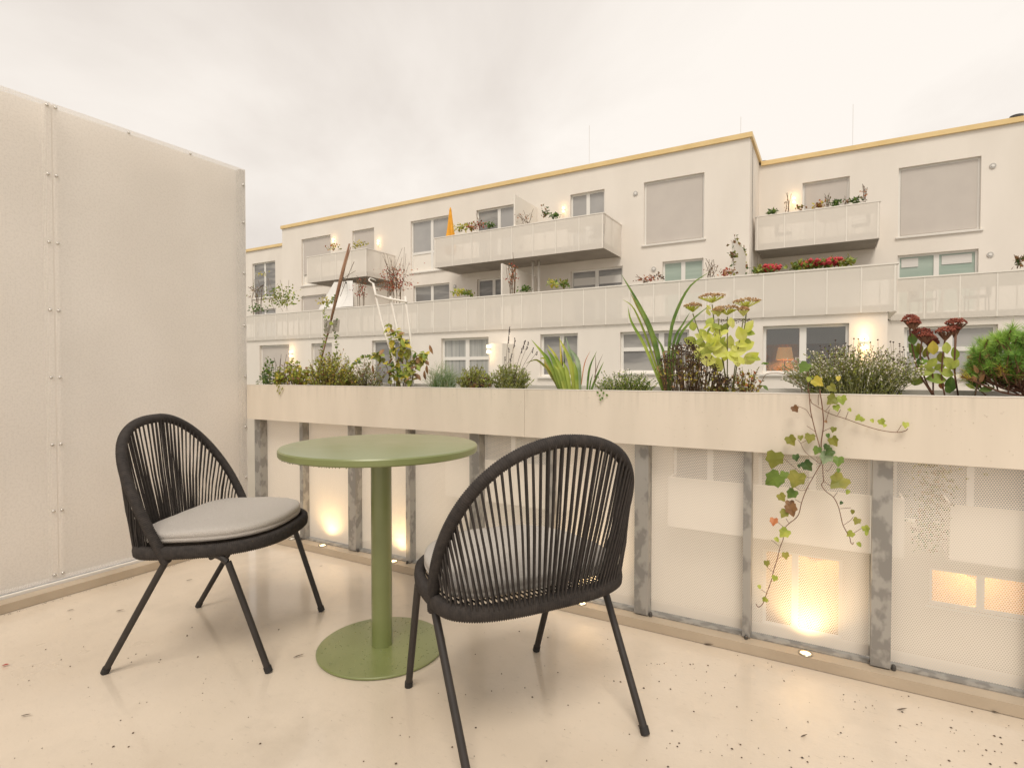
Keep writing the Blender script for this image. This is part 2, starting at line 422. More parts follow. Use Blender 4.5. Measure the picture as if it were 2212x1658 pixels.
M['white_tube'] = mat('white_tube', (0.78, 0.74, 0.68), rough=0.4)
M['cloth_white'] = mat('cloth_white', (0.70, 0.68, 0.65), rough=0.9)
M['orange'] = mat('orange', (0.78, 0.36, 0.03), (0.85, 0.43, 0.05), rough=0.8, scale=6)
def leafm(name, c1, c2, s=18, tr=0.38, rough=0.5):
    k = 1.7
    c1, c2 = tuple(min(.8, v*k) for v in c1), tuple(min(.8, v*k) for v in c2)
    M[name] = mat(name, c1, c2, rough=rough, scale=s, trans=tr, lo=0.38, hi=0.62)
leafm('lf_green', (0.055, 0.105, 0.020), (0.12, 0.18, 0.035))
leafm('lf_olive', (0.115, 0.125, 0.020), (0.19, 0.18, 0.035))
leafm('lf_yellow', (0.30, 0.27, 0.035), (0.42, 0.34, 0.06))
leafm('lf_yg', (0.17, 0.22, 0.035), (0.28, 0.31, 0.06))
leafm('lf_lime', (0.40, 0.43, 0.06), (0.55, 0.54, 0.17), tr=0.45)
leafm('lf_dark', (0.025, 0.055, 0.014), (0.06, 0.10, 0.025))
leafm('lf_brown', (0.09, 0.042, 0.016), (0.20, 0.11, 0.045), tr=0.15)
leafm('lf_rust', (0.25, 0.075, 0.025), (0.32, 0.14, 0.05), tr=0.15)
leafm('lf_blue', (0.16, 0.22, 0.13), (0.25, 0.31, 0.20))
leafm('lf_grey', (0.15, 0.17, 0.085), (0.25, 0.26, 0.15))
leafm('lf_pine', (0.075, 0.170, 0.028), (0.175, 0.300, 0.052), tr=0.3, s=9)
leafm('lf_pine2', (0.12, 0.215, 0.034), (0.27, 0.37, 0.075), tr=0.3, s=9)
leafm('lf_iris', (0.10, 0.17, 0.02), (0.24, 0.29, 0.05), s=9)
leafm('lf_iris_y', (0.34, 0.33, 0.06), (0.22, 0.27, 0.05), s=7)
leafm('lf_red', (0.22, 0.03, 0.03), (0.35, 0.09, 0.06))
M['fl_maroon'] = mat('fl_maroon', (0.15, 0.028, 0.018), (0.33, 0.10, 0.06), rough=0.8, scale=50)
M['fl_pink'] = mat('fl_pink', (0.36, 0.19, 0.10), (0.50, 0.36, 0.18), rough=0.8, scale=50)
M['fl_tan'] = mat('fl_tan', (0.34, 0.17, 0.08), (0.46, 0.28, 0.15), rough=0.8, scale=50)
M['fl_white'] = mat('fl_white', (0.74, 0.68, 0.60), rough=0.8)
M['fl_dark'] = mat('fl_dark', (0.035, 0.022, 0.015), (0.09, 0.055, 0.035), rough=0.9, scale=40)
M['fl_red'] = mat('fl_red', (0.40, 0.02, 0.03), (0.55, 0.07, 0.08), rough=0.7, scale=30)
M['fl_lav'] = mat('fl_lav', (0.055, 0.045, 0.05), (0.10, 0.085, 0.09), rough=0.9, scale=40)
M['stem_red'] = mat('stem_red', (0.13, 0.055, 0.03), (0.20, 0.10, 0.06), rough=0.7, scale=30)
M['stem_green'] = mat('stem_green', (0.14, 0.15, 0.045), (0.20, 0.19, 0.07), rough=0.7, scale=30)
M['stem_brown'] = mat('stem_brown', (0.10, 0.060, 0.032), (0.17, 0.11, 0.06), rough=0.8, scale=30)

# ------------------------------------------------------------------ large structure: ground, our terrace
MB().quad((-400, -400, -6.6), (400, -400, -6.6), (400, 400, -6.6), (-400, 400, -6.6)).build('ground', M['ground'], kind='structure')
MB().box(-3.6, 4.0, -3.5, 2.215, -0.30, 0.0).build('terrace_floor', M['floor'], kind='structure')
MB().box(-40, 40, -12, 2.214, -6.58, -0.302).build('terrace_base', M['plaster'], kind='structure')
kb = MB()
kb.box(-2.965, 4.0, 2.112, 2.215, 0.002, 0.038)
kb.build('kerb', M['kerb'], kind='structure')
kb2 = MB()
kb2.box(-3.035, -2.968, -3.5, 2.11, 0.002, 0.040)
kb2.build('screen_kerb', M['kerb'], kind='structure')

# ------------------------------------------------------------------ the building opposite
YM, YR, YL, YS = 19.5, 22.0, 14.25, 16.1
BX = thing('apartment_building', (-2.4, 19.5, -6.6), 'long cream apartment building with yellow roof edge and stacked balconies across the courtyard', 'building')

HOLES = {'M': [], 'R': [], 'L': [], 'S': [], 'W': []}
PL = {'M': YM, 'R': YR, 'W': YR, 'L': YL, 'S': YS}
def window(pl, x0, x1, z0, z1, kind='two', sill=True, split=0.5, pane='glass_dark', low=None, depth=0.13):
    """one window of the facade: frame (part) with panes, blind and sill under it"""
    HOLES[pl].append((x0, x1, z0, z1))
    Y = PL[pl] + depth
    fw = 0.065
    fr = MB()
    fr.box(x0, x0+fw, Y-0.03, Y+0.05, z0, z1); fr.box(x1-fw, x1, Y-0.03, Y+0.05, z0, z1)
    fr.box(x0+fw, x1-fw, Y-0.03, Y+0.05, z1-fw, z1); fr.box(x0+fw, x1-fw, Y-0.03, Y+0.05, z0, z0+fw)
    xm = x0 + (x1-x0)*split
    if kind in ('two', 'lit'):
        fr.box(xm-0.07, xm+0.07, Y-0.03, Y+0.05, z0+fw, z1-fw)
        if low: fr.box(x0+fw, xm-0.07, Y-0.03, Y+0.05, low-0.05, low+0.05); fr.box(xm+0.07, x1-fw, Y-0.03, Y+0.05, low-0.05, low+0.05)
    w = fr.build('window', M['white_frame'], BX)
    if kind == 'blind':
        zb = low if low else z0 + fw
        b = MB()
        b.box(x0+fw+0.004, x1-fw-0.004, Y-0.045, Y-0.032, zb, z1-fw)
        b.box(x0+fw+0.004, x1-fw-0.004, Y-0.050, Y-0.046, zb, zb+.05)
        b.build('blind', M['blind'], w)
        if low: MB().box(x0+fw, x1-fw, Y+0.0, Y+0.02, z0+fw, low).build('lower_panel', M['rail_white'], w)
    else:
        spans = [(x0+fw, xm-0.07), (xm+0.07, x1-fw)] if kind in ('two', 'lit') else [(x0+fw, x1-fw)]
        for i, (a, c) in enumerate(spans):
            pm = pane if isinstance(pane, str) else pane[i % len(pane)]
            if low and pl in 'MR':
                MB().box(a, c, Y, Y+0.012, low+0.05, z1-fw).build('pane', M[pm], w)
                MB().box(a, c, Y-0.005, Y+0.012, z0+fw, low-0.05).build('lower_panel', M['rail_white'], w)
            elif low:
                MB().box(a, c, Y, Y+0.012, low+0.05, z1-fw).build('pane', M[pm], w)
                MB().box(a, c, Y, Y+0.012, z0+fw, low-0.05).build('pane', M[pm], w)
            else:
                MB().box(a, c, Y, Y+0.012, z0+fw, z1-fw).build('pane', M[pm], w)
    if sill:
        MB().box(x0-0.07, x1+0.07, PL[pl]-0.05, Y-0.03, z0-0.055, z0-0.008).build('sill', M['sill'], w)
    return w

# upper floor of the main wall
window('M', -23.80, -21.66, 5.48, 7.86, 'blind', low=6.05)
window('M', -20.17, -18.75, 5.38, 7.83, 'blind', sill=False)
window('M', -16.53, -14.25, 5.50, 7.80, 'two', pane='glass_grey', low=6.35)
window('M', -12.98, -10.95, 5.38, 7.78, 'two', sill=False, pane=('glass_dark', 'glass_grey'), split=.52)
window('M', -8.70, -7.33, 5.38, 7.75, 'two', sill=False, pane='glass_grey')
window('M', -5.86, -3.80, 5.52, 7.73, 'blind')
# middle floor of the main wall
window('M', -23.83, -22.0, 2.50, 4.95, 'blind', sill=False)
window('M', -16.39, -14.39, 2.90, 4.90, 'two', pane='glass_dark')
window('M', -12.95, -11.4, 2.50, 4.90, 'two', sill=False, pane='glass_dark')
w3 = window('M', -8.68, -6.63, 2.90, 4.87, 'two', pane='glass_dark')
for a, c in ((-8.60, -7.74), (-7.57, -6.71)): MB().box(a, c, YM+0.118, YM+0.126, 4.30, 4.58).build('blind', M['cloth_white'], w3)
window('M', -5.19, -3.81, 2.90, 4.87, 'two', pane='glass_green')
# recessed walls
window('R', -0.98, 0.43, 5.30, 7.62, 'blind', sill=False)
window('R', 1.79, 3.87, 5.40, 7.63, 'blind')
w9 = window('R', 1.79, 3.84, 2.90, 4.81, 'two', pane='glass_green')
for x0, x1 in ((1.90, 2.35), (2.95, 3.30), (3.30, 3.70)): MB().box(x0, x1, YR+0.11, YR+0.12, 4.42, 4.70).build('valance', M['cloth_white'], w9)
window('R', 5.2, 6.8, 5.30, 7.62, 'blind')
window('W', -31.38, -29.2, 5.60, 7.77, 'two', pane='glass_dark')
window('W', -31.38, -29.2, 2.9, 4.9, 'two', pane='glass_grey')
# lower floor
window('L', -19.92, -18.14, -0.40, 2.09, 'blind', sill=False)
window('L', -16.89, -15.80, -0.40, 2.09, 'blind', sill=False, low=1.45)
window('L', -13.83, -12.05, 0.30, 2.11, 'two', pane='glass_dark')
window('L', -10.84, -9.05, -0.40, 2.09, 'two', pane='curtain', low=1.45, split=.53, sill=False)
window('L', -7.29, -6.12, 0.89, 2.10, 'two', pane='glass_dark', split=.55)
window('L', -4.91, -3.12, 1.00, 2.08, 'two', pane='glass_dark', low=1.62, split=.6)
window('L', -1.43, 0.30, 0.98, 2.09, 'lit', pane='glass_clear', split=.48)
window('S', 1.46, 3.17, 0.90, 2.08, 'two', pane='glass_grey', low=1.55)
# floors below the level of our terrace
window('L', -3.5, -1.72, -2.55, -0.81, 'two', pane='glass_grey', sill=False)
window('L', -1.5, 0.75, -2.55, -0.81, 'two', pane='glass_grey', sill=False)
window('S', 1.3, 4.2, -2.55, -0.81, 'two', pane='glass_grey', sill=False)
window('L', -9.6, -6.9, -2.55, -0.81, 'two', pane='curtain', sill=False)
p0, p1 = at(1648, 1180, YL), at(1818, 1385, YL)
window('L', p0.x, p1.x, p1.z, p0.z - 0.05, 'lit', pane='glass_clear', split=.42)
q0, q1 = at(2008, 1226, YS), at(2290, 1352, YS)
window('S', q0.x, q1.x, q1.z, q0.z, 'lit', pane='glass_clear', split=.42)

def wall_holes(Y, x0, x1, z0, z1, holes, rev=0.16):
    """rendered wall with real window openings and reveals"""
    b = MB()
    hs = [h for h in holes]
    xs = sorted({x0, x1, *[v for h in hs for v in h[:2] if x0 < v < x1]}); zs = sorted({z0, z1, *[v for h in hs for v in h[2:] if z0 < v < z1]})
    for i in range(len(xs)-1):
        for j in range(len(zs)-1):
            cx, cz = (xs[i]+xs[i+1])/2, (zs[j]+zs[j+1])/2
            if any(h[0] < cx < h[1] and h[2] < cz < h[3] for h in hs): continue
            b.quad((xs[i], Y, zs[j]), (xs[i+1], Y, zs[j]), (xs[i+1], Y, zs[j+1]), (xs[i], Y, zs[j+1]))
    for h in hs:
        a, c, d, e = h; R = Y + rev
        b.quad((a, Y, d), (a, R, d), (a, R, e), (a, Y, e)); b.quad((c, Y, d), (c, Y, e), (c, R, e), (c, R, d))
        b.quad((a, Y, e), (a, R, e), (c, R, e), (c, Y, e)); b.quad((a, Y, d), (c, Y, d), (c, R, d), (a, R, d))
    return b
XE, XC, XW = 1.0, -2.38, -25.3
b = wall_holes(YM, XW, XC, 2.3, 8.60, HOLES['M'])
b.quad((XC, YM, 2.3), (XC, YR, 2.3), (XC, YR, 8.6), (XC, YM, 8.6)); b.quad((XW, YM, 2.3), (XW, YM, 8.6), (XW, YR, 8.6), (XW, YR, 2.3))
b.build('wall', M['plaster'], BX)
wall_holes(YR, XC, 14.0, 2.2, 8.50, HOLES['R']).build('wall', M['plaster'], BX)
wall_holes(YR, -42.0, XW, 2.2, 8.58, HOLES['W']).build('wall', M['plaster'], BX)
wall_holes(YL, -42.0, XE, -6.6, -0.60, [h for h in HOLES['L'] if h[2] < -.6]).build('wall', M['plaster_shaded'], BX)
b = wall_holes(YL, -42.0, XE, -0.60, 2.30, [h for h in HOLES['L'] if h[2] > -.6])
b.quad((XE, YL, -6.6), (XE, YS, -6.6), (XE, YS, 2.3), (XE, YL, 2.3))
b.build('wall', M['plaster'], BX)
wall_holes(YS, XE, 14.0, -0.6, 2.26, [h for h in HOLES['S'] if h[2] > -.6]).build('wall', M['plaster'], BX)
wall_holes(YS, XE, 14.0, -6.6, -0.6, [h for h in HOLES['S'] if h[2] < -.6]).build('wall', M['plaster_shaded'], BX)
# backing of the rooms so that nothing shines through the windows
for (Y, x0, x1, z0, z1) in ((YM+0.6, XW, XC, 2.3, 8.5), (YR+0.6, -42, 14, 2.2, 8.4)):
    MB().box(x0, x1, Y, Y+0.1, z0, z1).build('inner_wall', M['room'], BX)
MB().box(-42, XE-.05, YL+1.6, YL+1.7, -6.5, 2.2).build('inner_wall', M['room'], BX)
MB().box(XE+.05, 14, YS+1.6, YS+1.7, -6.5, 2.2).build('inner_wall', M['room'], BX)
for z in (-2.72, -0.6, 2.24):
    MB().box(-42, XE-.06, YL+0.02, YL+1.58, z-0.12, z).build('inner_floor', M['room'], BX)
    MB().box(XE+.06, 14, YS+0.02, YS+1.58, z-0.12, z).build('inner_floor', M['room'], BX)
# flat roofs with their yellow edge
MB().box(XW-.05, XC+.07, YM-.07, YM-0.0, 8.585, 8.745).box(XC+.0, XC+.07, YM-.0, YR+6, 8.585, 8.745).box(XW-.05, XW+.02, YM, YR+6, 8.585, 8.745).build('roof_edge', M['fascia'], BX)
MB().box(XW+.02, XC, YM, YR+6, 8.59, 8.70).build('roof', M['concrete'], BX)
MB().box(XC+.071, 14.0, YR-.07, YR, 8.445, 8.60).build('roof_edge', M['fascia'], BX)
MB().box(XC+.071, 14.0, YR, YR+6, 8.45, 8.55).build('roof', M['concrete'], BX)
MB().box(-42, XW-.052, YR-.07, YR, 8.56, 8.72).build('roof_edge', M['fascia'], BX)
MB().box(-42, XW-.052, YR, YR+6, 8.56, 8.66).build('roof', M['concrete'], BX)
for (x, Y, zt, zb) in ((at(1273, 300, 21).x, 21.0, 10.9, 8.7), (at(1600, 300, 21).x, 21.0, 9.95, 8.7), (at(1842, 300, 23.5).x, 23.5, 10.6, 8.55)):
    MB().tube([(x, Y, zb), (x, Y, zt)], 0.007, 5).build('lightning_rod', M['rod'], BX)
for (x, y, Y, z) in ((1650, 352, 22.6, 8.55), (2196, 258, 22.4, 8.55)):
    p = at(x, y, Y)
    MB().lathe((p.x, Y, z), [(0.07, 0), (0.07, 0.16), (0.17, 0.17), (0.17, 0.24), (0.05, 0.28)], 14).build('roof_vent', M['dark_metal'], BX, smooth=True, auto=40)
for (x, y, Y) in ((1373, 418, YM), (982.6, 618.6, YM), (1412.4, 581, YM), (2144.6, 358.5, YR), (2139, 550, YR)):
    p = at(x, y, Y); v = MB()
    R = 0.085
    v.tube([(p.x, Y, p.z), (p.x, Y-0.03, p.z)], [R, R*0.95], 16)
    o = v.build('vent', M['vent'], BX)
    MB().tube([(p.x, Y-0.031, p.z), (p.x, Y-0.045, p.z)], [R*0.5, R*0.45], 12).build('vent_cap', M['white_frame'], o)

def railing(host, p0, p1, z0, z1, step, inward, post=True, mid=True, box=True):
    """perforated panels between two points, one part per panel, with posts behind and a cap on top"""
    p0, p1 = Vector(p0), Vector(p1); d = p1-p0; Ln = d.length; d.normalize(); nin = Vector(inward)
    n = max(1, round(Ln/step)); s = Ln/n
    for i in range(n):
        a = p0 + d*(i*s+0.002); c = p0 + d*((i+1)*s-0.002); t = nin*0.004
        b = MB()
        b.quad((a.x, a.y, z0), (c.x, c.y, z0), (c.x, c.y, z1-.035), (a.x, a.y, z1-.035))
        b.build('railing_panel', M['rail_veil'], host)
        if post and i and mid:
            bb = MB(); e = p0 + d*(i*s); A, B = e - d*.013 - nin*.004, e + d*.013 - nin*.004
            bb.quad((A.x, A.y, z0+.004), (B.x, B.y, z0+.004), (B.x, B.y, z1-.036), (A.x, A.y, z1-.036))
            bb.build('cover_strip', M['rail_white'], host)
        if post:
            for q in ((i*s, 0.025), (i*s+s*0.52, 0.012)) if mid else ((i*s, 0.025),):
                e = p0 + d*q[0] + nin*0.03; wv = d*q[1]; dv = nin*0.03
                bb = MB(); A, B, C, D = e-wv, e+wv, e+wv+dv, e-wv+dv
                for (u, v) in ((A, B), (B, C), (C, D), (D, A)): bb.quad((u.x, u.y, z0+.02), (v.x, v.y, z0+.02), (v.x, v.y, z1-.04), (u.x, u.y, z1-.04))
                bb.build('post', M['rail_white'], host)
    if step > .62 and post and mid and box:
        bb = MB(); A, B = p0 + d*.05 + nin*.09, p1 - d*.05 + nin*.09; C_, D_ = B + nin*.24, A + nin*.24
        for (u, v) in ((A, B), (B, C_), (C_, D_), (D_, A)): bb.quad((u.x, u.y, z1-.30), (v.x, v.y, z1-.30), (v.x, v.y, z1-.05), (u.x, u.y, z1-.05))
        bb.quad(*[(q.x, q.y, z1-.30) for q in (A, B, C_, D_)]); bb.quad(*[(q.x, q.y, z1-.09) for q in (A, B, C_, D_)], 1)
        bb.build('planter_box', [M['rail_white'], M['soil']], host)
    a, c = p0 - nin*0.015 - d*0.02, p1 - nin*0.015 + d*0.02; e, g = c + nin*0.07, a + nin*0.07
    b = MB(); n0 = 0
    b.v = [Vector((q.x, q.y, z)) for z in (z1-0.033, z1) for q in (a, c, e, g)]
    b.f = [(0, 3, 2, 1), (4, 5, 6, 7), (0, 1, 5, 4), (1, 2, 6, 5), (2, 3, 7, 6), (3, 0, 4, 7)]; b.m = [0]*6
    b.build('top_rail', M['rail_white'], host)

def balcony(x0, x1, yf, yb, z0, z1, step=0.9):
    h = MB().box(x0+.02, x1-.02, yf+.012, yb-.002, z0+.03, z0+.21).build('balcony', M['concrete'], BX)
    railing(h, (x0, yf, 0), (x1, yf, 0), z0, z1, step, (0, 1, 0))
    railing(h, (x1, yf+.02, 0), (x1, yb-.02, 0), z0, z1, step, (-1, 0, 0), mid=False)
    railing(h, (x0, yf+.02, 0), (x0, yb-.02, 0), z0, z1, step, (1, 0, 0), mid=False)
    return h
balcony(-21.25, -17.45, 17.70, YM, 5.17, 6.38)
bal2 = balcony(-13.80, -6.68, 17.70, YM, 5.17, 6.36)
balcony(-2.28, 1.19, 20.25, YR, 5.08, 6.22)
# terrace of the middle floor above the lower floor
tr = MB().box(-42, 1.13, YL+.01, YM-.002, 2.302, 2.45).build('terrace', M['concrete'], BX)
railing(tr, (-24.0, 14.2, 0), (1.16, 14.2, 0), 2.29, 3.32, 0.64, (0, 1, 0))
railing(tr, (1.16, 14.22, 0), (1.16, 16.0, 0), 2.29, 3.32, 0.64, (-1, 0, 0), mid=False)
MB().box(1.02, 1.15, 14.21, 16.05, 2.285, 2.30).build('soffit', M['rail_white'], tr)
tr2 = MB().box(1.135, 14, YS+.01, YR-.002, 2.262, 2.40).build('terrace', M['concrete'], BX)
railing(tr2, (1.18, 16.04, 0), (9.0, 16.04, 0), 2.25, 3.25, 0.66, (0, 1, 0))
# perpendicular privacy partitions
def partition(x, y0, y1, z0, zf, zb, name='partition'):
    b = MB(); t = 0.03
    n = len(b.v)
    b.v = [Vector(p) for p in ((x-t, y0, z0), (x+t, y0, z0), (x+t, y1, z0), (x-t, y1, z0), (x-t, y0, zf), (x+t, y0, zf), (x+t, y1, zb), (x-t, y1, zb))]
    b.f = [(0, 3, 2, 1), (4, 5, 6, 7), (0, 1, 5, 4), (1, 2, 6, 5), (2, 3, 7, 6), (3, 0, 4, 7)]; b.m = [0]*6
    return b.build(name, M['rail_white'], BX)
partition(-10.15, 17.75, YM-.01, 5.38, 7.50, 7.48)
partition(-10.15, 16.85, YM-.01, 2.45, 4.85, 4.75)
partition(-2.50, 16.9, YM-.01, 2.45, 4.88, 4.88)
partition(at(764, 610, 17.3).x, 17.3, YM-.01, 2.45, 4.85, 4.85)
for x in (1150.9, 1164): 
    p = at(x, 600, 18.6)
    MB().tube([(p.x, 18.6, 2.45), (p.x, 18.6, 5.19)], 0.045, 10).build('downpipe', M['rail_white'], BX, smooth=True)
# white partition box on the lower level and balcony bands of the storey below
q = at(1062, 742, 13.7); q2 = at(1089, 742, 13.7)
MB().box(q.x, q2.x, 13.6, YL-.01, -0.5, q.z).build('partition', M['rail_white'], BX)
def band(x0, x1, yf, yb, z0, z1):
    h = MB().box(x0+.03, x1-.03, yf+.05, yb-.01, z0+.02, z0+.2).build('balcony', M['concrete'], BX)
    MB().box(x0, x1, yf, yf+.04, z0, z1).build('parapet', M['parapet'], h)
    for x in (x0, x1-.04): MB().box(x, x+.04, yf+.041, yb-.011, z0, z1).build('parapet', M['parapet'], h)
band(-3.45, 1.28, 13.6, YL, -2.74, -1.54)
band(2.2, 7.5, 14.9, YS, -3.0, -1.80)
band(-10.2, -6.2, 13.6, YL, -2.74, -1.54)

# lit rooms behind clear panes
def lit_box(x0, x1, y0, y1, z0, z1):
    b = MB()
    b.quad((x0, y1, z0), (x1, y1, z0), (x1, y1, z1), (x0, y1, z1)); b.quad((x0, y0, z0), (x0, y1, z0), (x0, y1, z1), (x0, y0, z1))
    b.quad((x1, y0, z0), (x1, y0, z1), (x1, y1, z1), (x1, y1, z0)); b.quad((x0, y0, z0), (x1, y0, z0), (x1, y1, z0), (x0, y1, z0)); b.quad((x0, y0, z1), (x0, y1, z1), (x1, y1, z1), (x1, y0, z1))
    return b.build('room', M['lit_room'], BX)
def lamp_light(name, loc, power, col=(1.0, 0.70, 0.36), radius=0.05, kind='POINT', rot=None, size=None, blend=0.6):
    l = bpy.data.lights.new(name, kind); l.energy = power; l.color = col
    l.shadow_soft_size = radius
    if kind == 'SPOT': l.spot_size = size; l.spot_blend = blend
    o = bpy.data.objects.new(name, l); COL.objects.link(o); o.location = loc
    if rot: o.rotation_euler = rot
    return o
lit_box(p0.x-.3, p1.x+.3, YL+.2, YL+1.5, p1.z-.6, p0.z+.06)
lit_box(q0.x-.3, min(q1.x+.3, 6.0), YS+.2, YS+1.5, q1.z-.6, q0.z+.1)
def pendant(x, y, z, label, power):
    t = thing('pendant_lamp', (x, y, z), label, 'lamp', 'lamps in the lit rooms below')
    MB().lathe((x, y, z), [(0.17, 0), (0.12, .1), (0.03, .16)], 16).build('lamp_shade', M['shade_on'], t, smooth=True)
    MB().tube([(x, y, z+.16), (x, y, z+.34)], 0.006, 5).build('cable', M['dark_metal'], t)
    l = lamp_light('room_light', (0, 0, -0.12), power, (1.0, 0.66, 0.28), 0.12); l.parent = t
pendant((p0.x+p1.x)/2+.25, YL+.85, p0.z-.35, 'warm pendant lamp in the lower lit room behind the ivy panel', 42)
pendant(q0.x+1.0, YS+.85, q0.z-.3, 'warm pendant lamp in the lower lit room at far right', 60)
for (a, c) in ((-1.36, -.68), (-.53, .23)):
    MB().box(a, c, YL+.17, YL+.18, 1.66, 2.03).build('blind', M['blind'], BX)  # grey sheets added to imitate the reflection in the upper panes
MB().box(-1.5, -.60, YL+1.2, YL+1.24, -.6, 2.1).build('curtain', M['curtain_tan'], BX)
MB().box(-.05, .5, YL+1.3, YL+1.34, -.6, 2.1).build('cupboard', M['blind'], BX)
# floor lamp in the lit room of our level
fl = at(1695, 760, YL+.85)
t = thing('floor_lamp', (fl.x, YL+.85, -0.6), 'orange glowing floor lamp inside the room window', 'lamp')
MB().tube([(fl.x, YL+.85, -0.6), (fl.x, YL+.85, 1.35)], 0.014, 6).build('stand', M['dark_metal'], t)
MB().lathe((fl.x, YL+.85, -0.6), [(0.14, 0), (0.14, 0.02), (0.02, 0.03)], 18).build('foot', M['dark_metal'], t)
MB().lathe((fl.x, YL+.85, 1.32), [(0.20, 0), (0.15, 0.30)], 20, close=False).build('lamp_shade', M['shade_on'], t, smooth=True)
l = lamp_light('room_light', (0, -.05, 2.0), 6, (1.0, 0.55, 0.2), 0.08); l.parent = t

# ------------------------------------------------------------------ wall lamps on the building
def wall_lamp(p, Y, label, power, s=1.0, body=True):
    t = thing('wall_lamp', (p.x, Y, p.z), label, 'lamp', 'wall lamps on the building')
    MB().box(p.x-.04*s, p.x+.04*s, Y-.10, Y, p.z-.025, p.z+.025).build('bracket', M['white_frame'], t)
    for k, dz in enumerate((0.06, -0.06)):
        MB().lathe((p.x, Y-.075, p.z+dz*s), [(0.028*s, -.035*s), (0.045*s, -.02*s), (0.045*s, .02*s), (0.028*s, .035*s)], 12).build('bulb', M['bulb'], t, smooth=True)
        l = lamp_light('lamp_light', (0, -.17, dz*3.0*s), power*.11, (1.0, 0.62, 0.28), radius=0.05); l.parent = t
wall_lamp(at(722, 520, YM), YM, 'small glowing wall lamp between the blind windows above the small left balcony', 5)
wall_lamp(at(819, 524, YM), YM, 'small glowing wall lamp to the right of the small left balcony window', 5)
wall_lamp(at(1218.7, 454, YM), YM, 'faint wall lamp by the two pane window over the long balcony', 4)
wall_lamp(at(1715, 434, YR), YR, 'glowing wall lamp left of the blind above the right hand balcony', 9)
wall_lamp(at(631.3, 764, YL), YL, 'up and down wall lamp beside the tall blind at far left of the lower floor', 9, 1.2)
wall_lamp(at(1058, 754, 13.6), 13.6, 'wall lamp shining down on the white partition behind the lavender', 8, 1.3)
wall_lamp(at(1866, 741, YL), YL, 'bright up and down wall lamp right of the large lit window', 15, 1.6)

# ------------------------------------------------------------------ left privacy screen
XS = -3.08
sc = thing('privacy_screen', (XS, 0.5, 0.04), 'tall perforated white privacy screen with screwed panels at left of the terrace', 'screen')
def sheet(y0, y1, z0, z1, dx, m, name):
    MB().quad((XS+dx, y0, z0), (XS+dx, y1, z0), (XS+dx, y1, z1), (XS+dx, y0, z1)).build(name, m, sc)
ZT, ZB = 2.222, 0.052
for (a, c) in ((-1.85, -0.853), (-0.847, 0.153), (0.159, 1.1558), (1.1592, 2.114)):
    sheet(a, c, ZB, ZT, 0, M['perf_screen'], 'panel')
sheet(-1.85, 2.114, ZB, ZT-.004, -0.046, M['screen_back'], 'back_panel')
MB().box(XS-.043, XS-.004, 1.135, 1.18, ZB, ZT-.006).build('upright', M['screen_back'], sc)
MB().box(XS-.043, XS-.004, 2.085, 2.112, ZB, ZT-.006).build('upright', M['galv'], sc)
MB().box(XS-.046, XS+.001, 2.1145, 2.1165, ZB, ZT).build('edge_strip', M['planter_white'], sc)
def screw(y, z, r=0.0075):
    MB().lathe((0, 0, 0), [(r, 0), (r*.85, r*.4), (r*.4, r*.62)], 10).build('screw', M['screw'], sc, smooth=True, local=True)
    o = bpy.context.scene.objects[-1] if False else None
scr_me = MB().lathe((0, 0, 0), [(0.0068, 0), (0.0062, 0.003), (0.0036, 0.0046)], 10)
first = scr_me.build('screw', M['screw'], sc, smooth=True, local=True)
spots = []
for z in (2.206, 1.898, 1.592, 1.285, 0.979, 0.672, 0.368, 0.075): spots += [(1.141, z), (1.173, z), (0.145, z), (0.172, z)]
for z in (2.127, 1.903, 1.60, 1.285, 0.979, 0.672, 0.368): spots.append((2.103, z))
for y in (0.50, 0.82, 1.478, 1.787): spots.append((y, 2.206))
for i, (y, z) in enumerate(spots):
    o = first if i == 0 else first.copy()
    if i: COL.objects.link(o); o.parent = sc
    o.location = Vector((XS+.001, y, z)) - ORIG[sc.name]; o.rotation_euler = (0, RAD(90), 0)
# two tracks under the screen
MB().box(XS-.06, XS+.020, -3.5, 2.112, 0.002, 0.030).build('bottom_rail', M['galv'], sc)
MB().box(XS+.021, XS+.036, -3.5, 2.112, 0.002, 0.050).build('bottom_rail', M['planter_white'], sc)

# ------------------------------------------------------------------ railing under the planter
rl = thing('balustrade', (-1.0, 2.17, 0.038), 'galvanised post balustrade with perforated white panels under the planter', 'railing')
PX0, PST = -3.060, 0.794
for i in range(7):
    x = PX0 + PST*i
    b = MB(); b.box(x, x+.055, 2.150, 2.198, 0.0432, 0.80)
    b.build('post', M['galv'], rl)
    MB().lathe((x+.064, 2.158, 0.0395), [(0.007, 0), (0.007, .012), (0.004, .018)], 7).build('bolt', M['dark_metal'], rl)
    if i < 6:
        x2 = x + .402
        MB().box(x2, x2+.027, 2.154, 2.198, 0.0432, 0.80).build('thin_post', M['galv'], rl)
        MB().lathe((x2+.014, 2.146, 0.0395), [(0.006, 0), (0.006, .010), (0.003, .014)], 7).build('bolt', M['dark_metal'], rl)
        MB().quad((x+.003, 2.200, 0.048), (x+PST-.003, 2.200, 0.048), (x+PST-.003, 2.200, 0.81), (x+.003, 2.200, 0.81)).build('perforated_panel', M['perf'], rl)
MB().box(PX0, 2.0, 2.166, 2.213, 0.0385, 0.0425).build('bottom_rail', M['galv'], rl)
b = MB(); b.quad((PX0, 2.2035, 0.048), (2.0, 2.2035, 0.048), (2.0, 2.2035, 0.085), (PX0, 2.2035, 0.085))
b.build('bottom_strip', M['planter_white'], rl)

